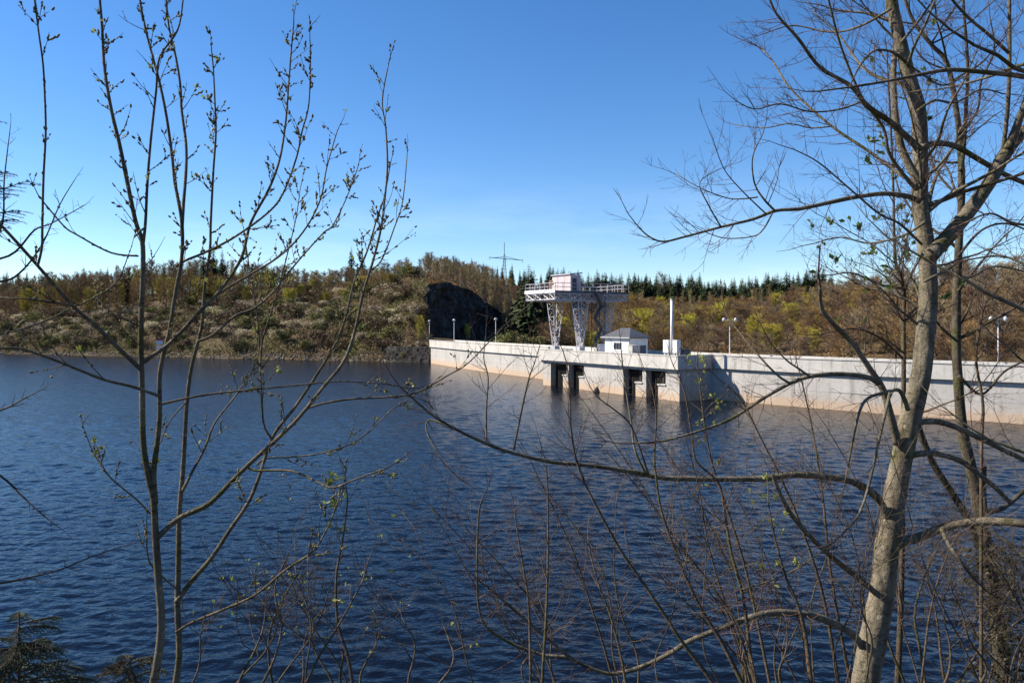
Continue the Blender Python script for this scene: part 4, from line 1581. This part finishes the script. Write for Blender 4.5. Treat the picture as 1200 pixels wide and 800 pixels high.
S16 = [(1046, 642), (1059, 634), (1082, 627), (1111, 616), (1147, 611), (1176, 611), (1205, 614), (1260, 620)]
S16a = [(1103, 620), (1112, 638), (1124, 655), (1141, 677)]
S17 = [(1068, 500), (1082, 494), (1108, 496), (1144, 511), (1176, 527), (1205, 541), (1260, 570)]
S18 = [(1058, 540), (1069, 533), (1095, 531), (1124, 539), (1144, 553), (1165, 570), (1185, 590)]
K6 = [(1032, 700), (1010, 680), (984, 660), (958, 637), (929, 605), (913, 576), (905, 555)]
S22 = [(1080, 286), (1054, 262), (1031, 251), (1000, 225), (960, 191), (930, 175)]
S23 = [(1084, 260), (1060, 275), (1020, 285), (985, 278), (955, 285)]
S24 = [(1075, 130), (1095, 118), (1120, 120), (1150, 105), (1175, 110)]
S25 = [(1060, 72), (1085, 90), (1105, 100), (1130, 90)]
S26 = [(1056, 50), (1080, 20), (1100, -10)]
S27 = [(1045, 10), (1010, 30), (975, 38), (930, 30), (900, 38)]
S28 = [(1012, 118), (985, 128), (950, 131), (915, 122), (885, 128), (862, 118)]
S29 = [(975, 148), (950, 150), (925, 145), (895, 150), (860, 146)]
S30 = [(1083, 330), (1110, 318), (1135, 325), (1165, 312), (1200, 318)]
SUB = .9
fg_tree('tall_tree', 'tall forked bare tree with grey olive bark, nearest on the right', 'tree',
        [(TR, DT, DT + .2, 37, 14)],
        [(FK, DT + .02, DT + .6, 22, 15, .5), (FK2, DT + .35, DT + .3, 13, 8, .5), (S2, DT, DT + .3, 12, 6, .6), (S3, DT, DT - .5, 6, 2.2, 1.3), (S4, DT, DT - .8, 10, 2.2, 1.5), (S5, DT, DT + .9, 5.5, 1.5, 1.5), (S6, DT, DT - .6, 8, 1.6, 1.0),
         (S6a, DT - .35, DT - .5, 3.4, 1.4), (S6b, DT - .38, DT - .2, 2.4, 1.1), (S6c, DT - .42, DT - .5, 2.4, 1.1), (S6d, DT - .36, DT - .6, 2.2, 1.1), (S6e, DT - .35, DT - .1, 2.4, 1.2),
         (S7, DT, DT + .9, 9, 6, .7), (S9, DT + .4, DT + .2, 6.5, 4, 1.2), (S9b, DT + .25, DT - .1, 5, 3, 1.2), (S10, DT - .05, DT - .4, 5, 2.2, 1.2), (S12, DT - .08, DT - .5, 7, 2.5, .6), (S12b, DT - .4, DT - .7, 4.5, 2, .6), (S13, DT, DT - .3, 12, 4, .9),
         (S13a, DT - .2, DT - .8, 8, 2.2, 1.0), (S13b, DT - .5, DT - .3, 4, 1.8), (S13c, DT - .45, DT - .5, 3.6, 2, .5), (S14, DT, DT - 1.0, 11, 3, 1.0), (S14a, DT - .92, DT - .8, 3, 1.2), (S14b, DT - .9, DT - 1.1, 3.6, 1.2), (S14c, DT - .55, DT - .4, 4, 1.4), (S14d, DT - .95, DT - .9, 3, 1.4), (S14e, DT - .55, DT - .8, 3, 1.3),
         (S15, DT, DT - 1.0, 11, 3, .8), (S15a, DT - .75, DT - 1.0, 6, 2, .8), (S16, DT, DT - .3, 13, 10, .3), (S16a, DT - .08, DT - .3, 6, 4, .2), (S17, DT, DT + .5, 9, 6, .5), (S18, DT, DT + .3, 10, 6, .5), (K6, DT, DT - .6, 9, 5, .6), (S22, DT, DT - .7, 4, 1.6, 1.3), (S23, DT, DT + .4, 4, 1.5, 1.2),
         (S24, DT, DT + .4, 4, 1.8, 1.1), (S25, DT, DT + .5, 3.6, 1.8), (S26, DT, DT + .2, 4, 2), (S27, DT, DT + .6, 4, 1.4, 1.4), (S28, DT - .2, DT - .6, 3, 1.3, 1.2), (S29, DT + .2, DT + .5, 2.4, 1.1, 1.2), (S30, DT, DT + .4, 4, 2, 1.2)],
        'bark_main', 'twig_red', CFG_BIG, 31, 13, 0.48, 2, rough=0.09, auto=20, auto0=0.5, autoL=(0.7, 1.8))

# --- second tree behind it
DB = 8.2
TB = [(1176, 800), (1170, 740), (1160, 665), (1146, 590), (1135, 537), (1128, 505), (1124, 462), (1121, 410), (1121, 345), (1124, 280), (1127, 225), (1125, 169), (1121, 131), (1110, 75), (1091, 52), (1069, 22), (1055, -20)]
TBb = [(1126, 200), (1129, 175), (1132, 130), (1134, 75), (1130, 19), (1128, -20)]
S19 = [(1147, 640), (1136, 610), (1127, 595), (1108, 566), (1092, 540), (1079, 507), (1070, 480)]
STU = [(1156, 640), (1153, 598), (1152, 570), (1153, 546)]
Z1 = [(1122, 400), (1100, 380), (1085, 350), (1110, 330)]
Z2 = [(1123, 300), (1150, 270), (1180, 262), (1215, 275)]
Z3 = [(1124, 440), (1150, 462), (1176, 436), (1200, 423), (1230, 410)]
Z4 = [(1153, 600), (1175, 595), (1200, 575)]
Z5 = [(1123, 230), (1100, 205), (1090, 180), (1085, 150)]
Z6 = [(1121, 160), (1145, 130), (1150, 95), (1165, 60), (1160, 20)]
tb = fg_tree('slender_tree', 'slimmer straight tree right behind the big forked one, ivy at its foot', 'tree',
             [(TB, DB, DB + .2, 22, 4)],
             [(TBb, DB + .1, DB + .2, 7, 3, 1.2), (S19, DB, DB - .6, 12, 8, .4), (STU, DB, DB, 10, 8, .5), (Z1, DB, DB - .4, 4, 2), (Z2, DB, DB + .5, 4, 2.4, 1.2), (Z3, DB, DB + .3, 4, 2.4), (Z4, DB, DB + .2, 8, 6, .4), (Z5, DB, DB + .3, 4, 1.8), (Z6, DB, DB - .3, 4, 1.6, 1.3)],
             'bark_dark', 'twig_red', CFG_BIG, 32, 8, 0.55, 2, rough=0.06, auto=16, auto0=0.45)
# ivy and dead twigs round its foot
rng = random.Random(77)
iv = MB()
it = MB()
for k in range(3000):
    py_ = rng.uniform(640, 930)
    wd = 34 + 10 * math.sin(py_ * 0.05) + max(0, (py_ - 660)) * 0.10
    px_ = 1168 + (py_ - 700) * 0.06 + rng.gauss(0, 0.5) * wd
    d = DB + rng.gauss(0, 0.28)
    p = at(px_, py_, d)
    leaf(iv, rng, p, rdir(rng, -0.4), rng.uniform(0.03, 0.075))
    if k % 9 == 0:
        shoot(it, rng, p, rdir(rng, 0.1), rng.uniform(0.25, 0.6), 0.004, 1, CFG_THICK)
tag(iv.build('ivy', M['ivy'], tb), kind='stuff')
tag(it.build('dead_twigs', M['twig_brown'], tb, True), kind='stuff')

# --- limb of a tree outside the frame, and the slim stem beside the trunk
fg_tree('pole_tree', 'thin young stem growing just left of the big right trunk', 'tree',
        [([(1052, 800), (1056, 700), (1058, 560), (1059, 446), (1059, 377), (1059, 338), (1050, 309), (1048, 280), (1047, 225), (1044, 150), (1040, 80)], 7.4, 7.5, 8, 2)],
        [([(1059, 338), (1045, 336), (1030, 333), (1000, 320), (975, 322)], 7.4, 7.1, 4, 1.5, 1.2), ([(1058, 420), (1030, 395), (1000, 385), (960, 392)], 7.4, 7.0, 3.4, 1.4, 1.2), ([(1059, 345), (1066, 325), (1080, 300)], 7.4, 7.5, 4, 2)],
        'bark_sapling', 'twig_red', CFG_BIG, 33, 13, 0.5, 2, auto=14, auto0=0.35, autoL=(0.5, 1.3), leaves=170, leafmat='leaf_dark', leafsize=0.07)
fg_tree('side_tree', 'bare tree at the right picture edge sending a pale limb across', 'tree',
        [([(1300, 800), (1290, 500), (1275, 250), (1260, 120), (1255, 0)], 5.6, 5.6, 26, 14)],
        [([(1262, 130), (1235, 100), (1200, 90), (1147, 84), (1110, 82), (1076, 88), (1035, 96), (997, 102), (960, 107)], 5.6, 5.3, 9, 2, .9), ([(1270, 220), (1230, 260), (1190, 262), (1160, 250), (1130, 262)], 5.6, 5.4, 5, 2, 1.2), ([(1282, 400), (1240, 340), (1200, 310), (1170, 300), (1130, 305)], 5.6, 5.8, 5, 2, 1.0)],
        'bark_main', 'twig_red', CFG_BIG, 34, 9.0, 0.5, 2, auto=18, auto0=0.3, autoL=(1.0, 2.2))

# --- thicket stems under the right tree and along the bank
thick = [
    ('leaning reddish sapling crossing the long low limb of the right tree', [(845, 815), (825, 785), (801, 754), (782, 725), (756, 686), (727, 644), (700, 595), (684, 563), (674, 534), (669, 501), (668, 459), (664, 425)], 5.2, 6),
    ('leaning sapling with a forked top under the middle of the low limb', [(880, 815), (870, 800), (847, 754), (827, 722), (808, 686), (788, 637), (775, 598), (769, 560), (767, 534), (769, 485), (764, 455)], 5.5, 7),
    ('slim sapling rising under the pale arching limb of the right tree', [(888, 815), (880, 774), (876, 735), (870, 696), (857, 647), (850, 605), (842, 566), (816, 540), (811, 511), (803, 462), (795, 440)], 5.8, 6),
    ('sapling with yellow buds in front of the shaded dam corner', [(905, 815), (890, 740), (872, 660), (850, 590), (835, 545), (826, 500), (821, 460), (817, 430)], 6.2, 4.4),
    ('short sapling standing left of the big right trunk base', [(952, 815), (949, 787), (942, 735), (932, 702), (919, 670), (906, 621), (900, 585)], 5.4, 8),
    ('upright thin sapling in the bottom middle, taller of a close pair', [(636, 815), (636, 787), (640, 722), (642, 654), (642, 579), (640, 545)], 4.6, 5),
    ('upright thin sapling in the bottom middle, shorter of a close pair', [(622, 815), (621, 748), (619, 702), (613, 663), (606, 621), (603, 596)], 4.8, 4),
    ('crooked sapling below the lit low branch of the left trees', [(415, 815), (408, 770), (396, 730), (394, 677), (401, 635), (407, 590), (405, 570)], 4.2, 5.5),
    ('pale thin sapling leaning right at the bottom left of centre', [(352, 815), (372, 772), (394, 737), (412, 705), (425, 680), (432, 655)], 4.0, 4),
    ('low twiggy sapling at the bottom edge left of centre', [(300, 815), (322, 770), (330, 730), (322, 690), (335, 655)], 4.4, 4),
    ('dark sapling bending right of the slender ivy tree', [(1150, 815), (1150, 540), (1152, 475), (1144, 423), (1149, 381), (1155, 355), (1170, 338), (1185, 315)], 6.8, 5),
    ('reddish sapling crossing the sunlit dam wall right of centre', [(985, 815), (965, 700), (940, 620), (915, 560), (890, 510), (870, 470), (850, 450)], 7.0, 5),
    ('fine red sapling between the low limb and the right trunk', [(1000, 815), (985, 740), (972, 660), (965, 590), (955, 520), (945, 470), (938, 440)], 7.2, 5),
    ('short red sapling at the bottom edge right of the middle', [(735, 815), (728, 770), (715, 720), (700, 680), (690, 640)], 5.0, 4),
    ('low red sapling at the bottom right below the big limb', [(1085, 815), (1080, 770), (1072, 720), (1085, 670), (1100, 640)], 6.9, 5),
]
for k, (lab, pts, d, w) in enumerate(thick):
    small = pts[-1][1] > 560
    fg_tree('sapling', lab, 'sapling', [(pts, d, d + 0.25, w, 1.6)], [], 'bark_sapling', 'twig_tan' if k % 3 else 'twig_red', CFG_THICK, 50 + k, 13 if not small else 14, 0.5 if not small else 0.3, 2, buds=0 if k != 3 else 60, leaves=60 if k in (3, 7, 4) else 0, leafsize=0.035, group='saplings along the bank', sides=8)


rq = random.Random(404)
for k in range(34):
    px_ = rq.uniform(590, 1190)
    d = rq.uniform(5.0, 9.5)
    top_ = rq.uniform(470, 690) if px_ > 690 else rq.uniform(590, 720)
    lean = rq.uniform(-0.75, 0.3) * (815 - top_)
    wv, wa = rq.uniform(0, 6.28), rq.uniform(6, 18)
    pts = [(px_, 815)]
    for q in range(1, 6):
        u = q / 5
        pts.append((px_ + lean * u ** 1.3 + wa * math.sin(u * 5 + wv) + rq.uniform(-5, 5), 815 + (top_ - 815) * u))
    fg_tree('sapling', 'fine brown sapling in the twiggy thicket on the near bank', 'sapling', [(pts, d, d + rq.uniform(-.3, .4), rq.uniform(2.0, 4.0), 1.0)], [], 'bark_sapling', 'twig_tan' if k % 3 else 'twig_red', CFG_THICK, 500 + k, 11, 0.5, 2, group='fine saplings of the thicket', sides=6, auto=4, auto0=0.55, autoL=(0.35, 1.0))

for k in range(26):
    left = k < 14
    px_ = rq.uniform(200, 600) if left else rq.uniform(1060, 1230)
    d = rq.uniform(3.8, 6.0) if left else rq.uniform(6.0, 9.0)
    top_ = rq.uniform(625, 745) if left else rq.uniform(520, 690)
    lean = rq.uniform(-0.6, 0.6) * (815 - top_)
    wv, wa = rq.uniform(0, 6.28), rq.uniform(5, 14)
    pts = [(px_, 815)] + [(px_ + lean * (q / 5) ** 1.3 + wa * math.sin(q + wv) - wa * math.sin(wv), 815 + (top_ - 815) * q / 5) for q in range(1, 6)]
    fg_tree('sapling', 'low brown twiggy bush at the bottom left of the bank' if left else 'brown twiggy bush around the foot of the ivy tree', 'bush', [(pts, d, d + rq.uniform(-.3, .4), rq.uniform(2.4, 4.5), 1.0)], [], 'bark_sapling', 'twig_brown', CFG_THICK, 700 + k, 13, 0.34 if left else 0.55, 2,
            group='brown bushes at the bottom left' if left else 'brown bushes at the ivy tree', sides=6, auto=4, auto0=0.5, autoL=(0.25, 0.6) if left else (0.4, 1.0), leaves=10 if left else 0, leafsize=0.022)

# --- spruces at the left edge
def spruce_branch(mb, nd, rng, p, d, L, droop=0.12, dens=1.0):
    n = 10
    pts, dr = [p.copy()], d.normalized()
    for k in range(n):
        dr = (dr + Vector((0, 0, -droop * 0.18)) + rdir(rng) * 0.05).normalized()
        pts.append(pts[-1] + dr * L / n)
    mb.tube(pts, taper(len(pts), 0.003 + L * 0.007, 0.0015), 5, cap=False)
    lines = [(pts, 1.0)]
    for i in range(2, n + 1):
        t = (pts[i] - pts[i - 1]).normalized()
        side = t.cross(Vector((0, 0, 1))).normalized()
        for s in (-1, 1):
            l2 = L * 0.38 * (1 - 0.75 * i / n) * rng.uniform(0.6, 1.2) + 0.03
            e = pts[i] + (t * 0.75 + side * s * 0.85 + Vector((0, 0, -droop - rng.uniform(0, 0.3)))).normalized() * l2
            q = [pts[i].lerp(e, u / 4) + Vector((0, 0, -0.02 * u * l2)) for u in range(5)]
            mb.tube(q, taper(5, 0.0025, 0.001), 3, cap=False)
            lines.append((q, 1.0))
    for ln, _ in lines:
        for a, b in zip(ln, ln[1:]):
            t = (b - a)
            m = max(2, int(t.length * 420 * dens))
            t.normalize()
            for k in range(m):
                c = a.lerp(b, rng.random())
                s = rdir(rng)
                s = (s - t * s.dot(t)).normalized()
                e = c + (t * 0.7 + s * 0.8).normalized() * rng.uniform(0.012, 0.022)
                w = t.cross(s) * 0.0016
                nd.tri(c - w, c + w, e)


def fg_spruce(label, base_px, d, top_py, branches, seed):
    rng = random.Random(seed)
    topp = at(base_px, top_py, d)
    g = height(topp.x, d) - 0.2
    root = thing('spruce_tree', (topp.x, d, g), label, 'tree')
    mb = MB()
    H = topp.z - g
    mb.tube([(topp.x, d, g + H * k / 12) for k in range(13)], taper(13, 0.012 + H * 0.008, 0.004), 8)
    mb.build('trunk', M['bark_dark'], root, True)
    br, nd = MB(), MB()
    branches(br, nd, rng, topp, g, H)
    br.build('branches', M['twig_brown'], root, True)
    nd.build('crown', M['needle'] if seed != 5 else M['needle_olive'], root)


def low_spruce(br, nd, rng, top, g, H):
    for k in range(84):
        u = 1 - 0.55 * rng.random() ** 0.9
        a = rng.uniform(0, 6.28)
        L = 0.12 + 0.95 * (1 - u) ** 0.75 * rng.uniform(0.7, 1.1)
        spruce_branch(br, nd, rng, Vector((top.x, top.y, g + H * u)), Vector((math.cos(a), math.sin(a), 0.2)), L, 0.3, 1.0)


fg_spruce('small dark spruce in the bottom left corner over the water', 22, 4.3, 716, low_spruce, 4)
fg_spruce('small olive spruce at the foot of the left young trees', 152, 4.9, 772, low_spruce, 5)


def edge_spruce(br, nd, rng, top, g, H):
    for (px, py_, dx, dz, L, dn) in ((-60, 240, 1, 0.28, 0.56, 0.9), (-60, 268, 1, 0.15, 0.46, .9), (-70, 138, 1, -0.1, 0.42, .8), (-70, 290, 1, 0.3, 0.42, .9), (-60, 215, 1, 0.1, 0.42, .9), (-60, 262, 1, 0.5, 0.45, .9), (-60, 250, 1, 0.0, 0.5, .9)):
        spruce_branch(br, nd, rng, at(px, py_, 4.9) * 1.0, Vector((dx, -0.15, dz)), L, 0.02, dn)
    for k in range(60):
        u = rng.uniform(0.35, 0.98)
        a = rng.uniform(2.0, 4.3)
        spruce_branch(br, nd, rng, Vector((top.x, top.y, g + H * u)), Vector((math.cos(a), math.sin(a), 0.1)), 0.2 + 0.8 * (1 - u), 0.1, 0.3)
    # bare dead side shoots reaching into view
    for pts in ([(-60, 520), (0, 557), (24, 579), (49, 602), (72, 620)], [(-60, 690), (0, 683), (31, 677), (70, 667), (105, 653), (140, 641), (168, 634)], [(-60, 500), (0, 481), (30, 466), (52, 455)], [(-60, 330), (0, 330), (25, 318), (50, 285), (70, 240), (88, 210)], [(-50, 310), (10, 300), (40, 270), (60, 262), (100, 240)], [(-40, 300), (0, 270), (5, 210), (12, 150)]):
        P = path(pts, 4.9, 4.7, .05)
        rad = taper(len(P), 0.009, 0.002)
        br.tube(P, rad, 6, cap=False)
        dress(br, rng, P, rad, dict(seg=0.06, jit=0.12, up=0.02, dens=8, ang=(0.6, 1.1)), 14, 0.13, None, 1)


fg_spruce('spruce at the left picture edge with sprigs reaching into view', -70, 4.9, 60, edge_spruce, 6)

# grass and dead leaves on the near bank (below the picture edge)
rng = random.Random(8)
mb = MB()
for k in range(9000):
    x, y = rng.uniform(-9, 11), rng.uniform(1.5, 17)
    z = height(x, y)
    a = Vector((rng.gauss(0, .06), rng.gauss(0, .06), rng.uniform(0.1, 0.3)))
    b = Vector((rng.uniform(-1, 1), rng.uniform(-1, 1), 0)).normalized() * 0.008
    c = Vector((x, y, z - 0.02))
    mb.tri(c - b, c + b, c + a)
tag(mb.build('grass', M['olive_shrub']), 'dry thin grass on the near bank', 'grass', kind='stuff')

# ------------------------------------------------------------------ camera, light, sky
cam = bpy.data.cameras.new('camera')
co = bpy.data.objects.new('camera', cam)
COL.objects.link(co)
co.location = (0, 0, CAMH)
co.rotation_euler = (R(90), 0, 0)
cam.sensor_width = 36
cam.lens = 27.0
cam.shift_y = -(400 - HY) / 1200.0
cam.clip_end = 9000
cam.clip_start = 0.05
scene.camera = co

SUN_EL, SUN_AZ = 39.0, 279.0     # azimuth clockwise from +Y: the sun stands straight to the left
sd = Vector((math.sin(R(SUN_AZ)) * math.cos(R(SUN_EL)), math.cos(R(SUN_AZ)) * math.cos(R(SUN_EL)), math.sin(R(SUN_EL))))
sl = bpy.data.lights.new('sun', 'SUN')
sl.energy = 5.0
sl.angle = R(0.53)
sl.color = (1.0, 0.91, 0.79)
so = bpy.data.objects.new('sun', sl)
COL.objects.link(so)
so.location = sd * 100
so.rotation_euler = sd.to_track_quat('Z', 'Y').to_euler()

w = bpy.data.worlds.new('World')
scene.world = w
w.use_nodes = True
t = w.node_tree
bg = t.nodes['Background']
sk = t.nodes.new('ShaderNodeTexSky')
sk.sky_type = 'NISHITA'
sk.sun_disc = False
sk.sun_elevation = R(SUN_EL)
sk.sun_rotation = R(SUN_AZ)
sk.altitude = 1200
sk.air_density = 1.0
sk.dust_density = 0.12
sk.ozone_density = 1.8
hs = t.nodes.new('ShaderNodeHueSaturation')
hs.inputs['Saturation'].default_value = 1.27
t.links.new(sk.outputs[0], hs.inputs['Color'])
tint = mix(t, 1.0, hs.outputs[0], (0.93, 0.985, 1.10), 'MULTIPLY')
# thin high cirrus
cv = coords(t, (1.0, 1.0, 5.0), 'Generated')
cn = noise(t, cv, 2.2, 6, 0.6)
cm = ramp(t, cn, [(0.52, (0, 0, 0)), (0.8, (0.35, 0.35, 0.35))])
sp = t.nodes.new('ShaderNodeSeparateXYZ')
t.links.new(cv, sp.inputs[0])
lo = ramp(t, sp.outputs['Z'], [(0.0, (1, 1, 1)), (0.5, (0.9, 0.9, 0.9)), (1.0, (0, 0, 0))])
cm = mix(t, 1.0, cm, lo, 'MULTIPLY')
tint = mix(t, cm, tint, (7.0, 8.0, 9.4))
t.links.new(tint, bg.inputs['Color'])
bg.inputs['Strength'].default_value = 0.084

vs = scene.view_settings
vs.view_transform = 'Standard'
vs.look = 'None'
vs.exposure = 0.93
vs.gamma = 1
scene.cycles.max_bounces = 6
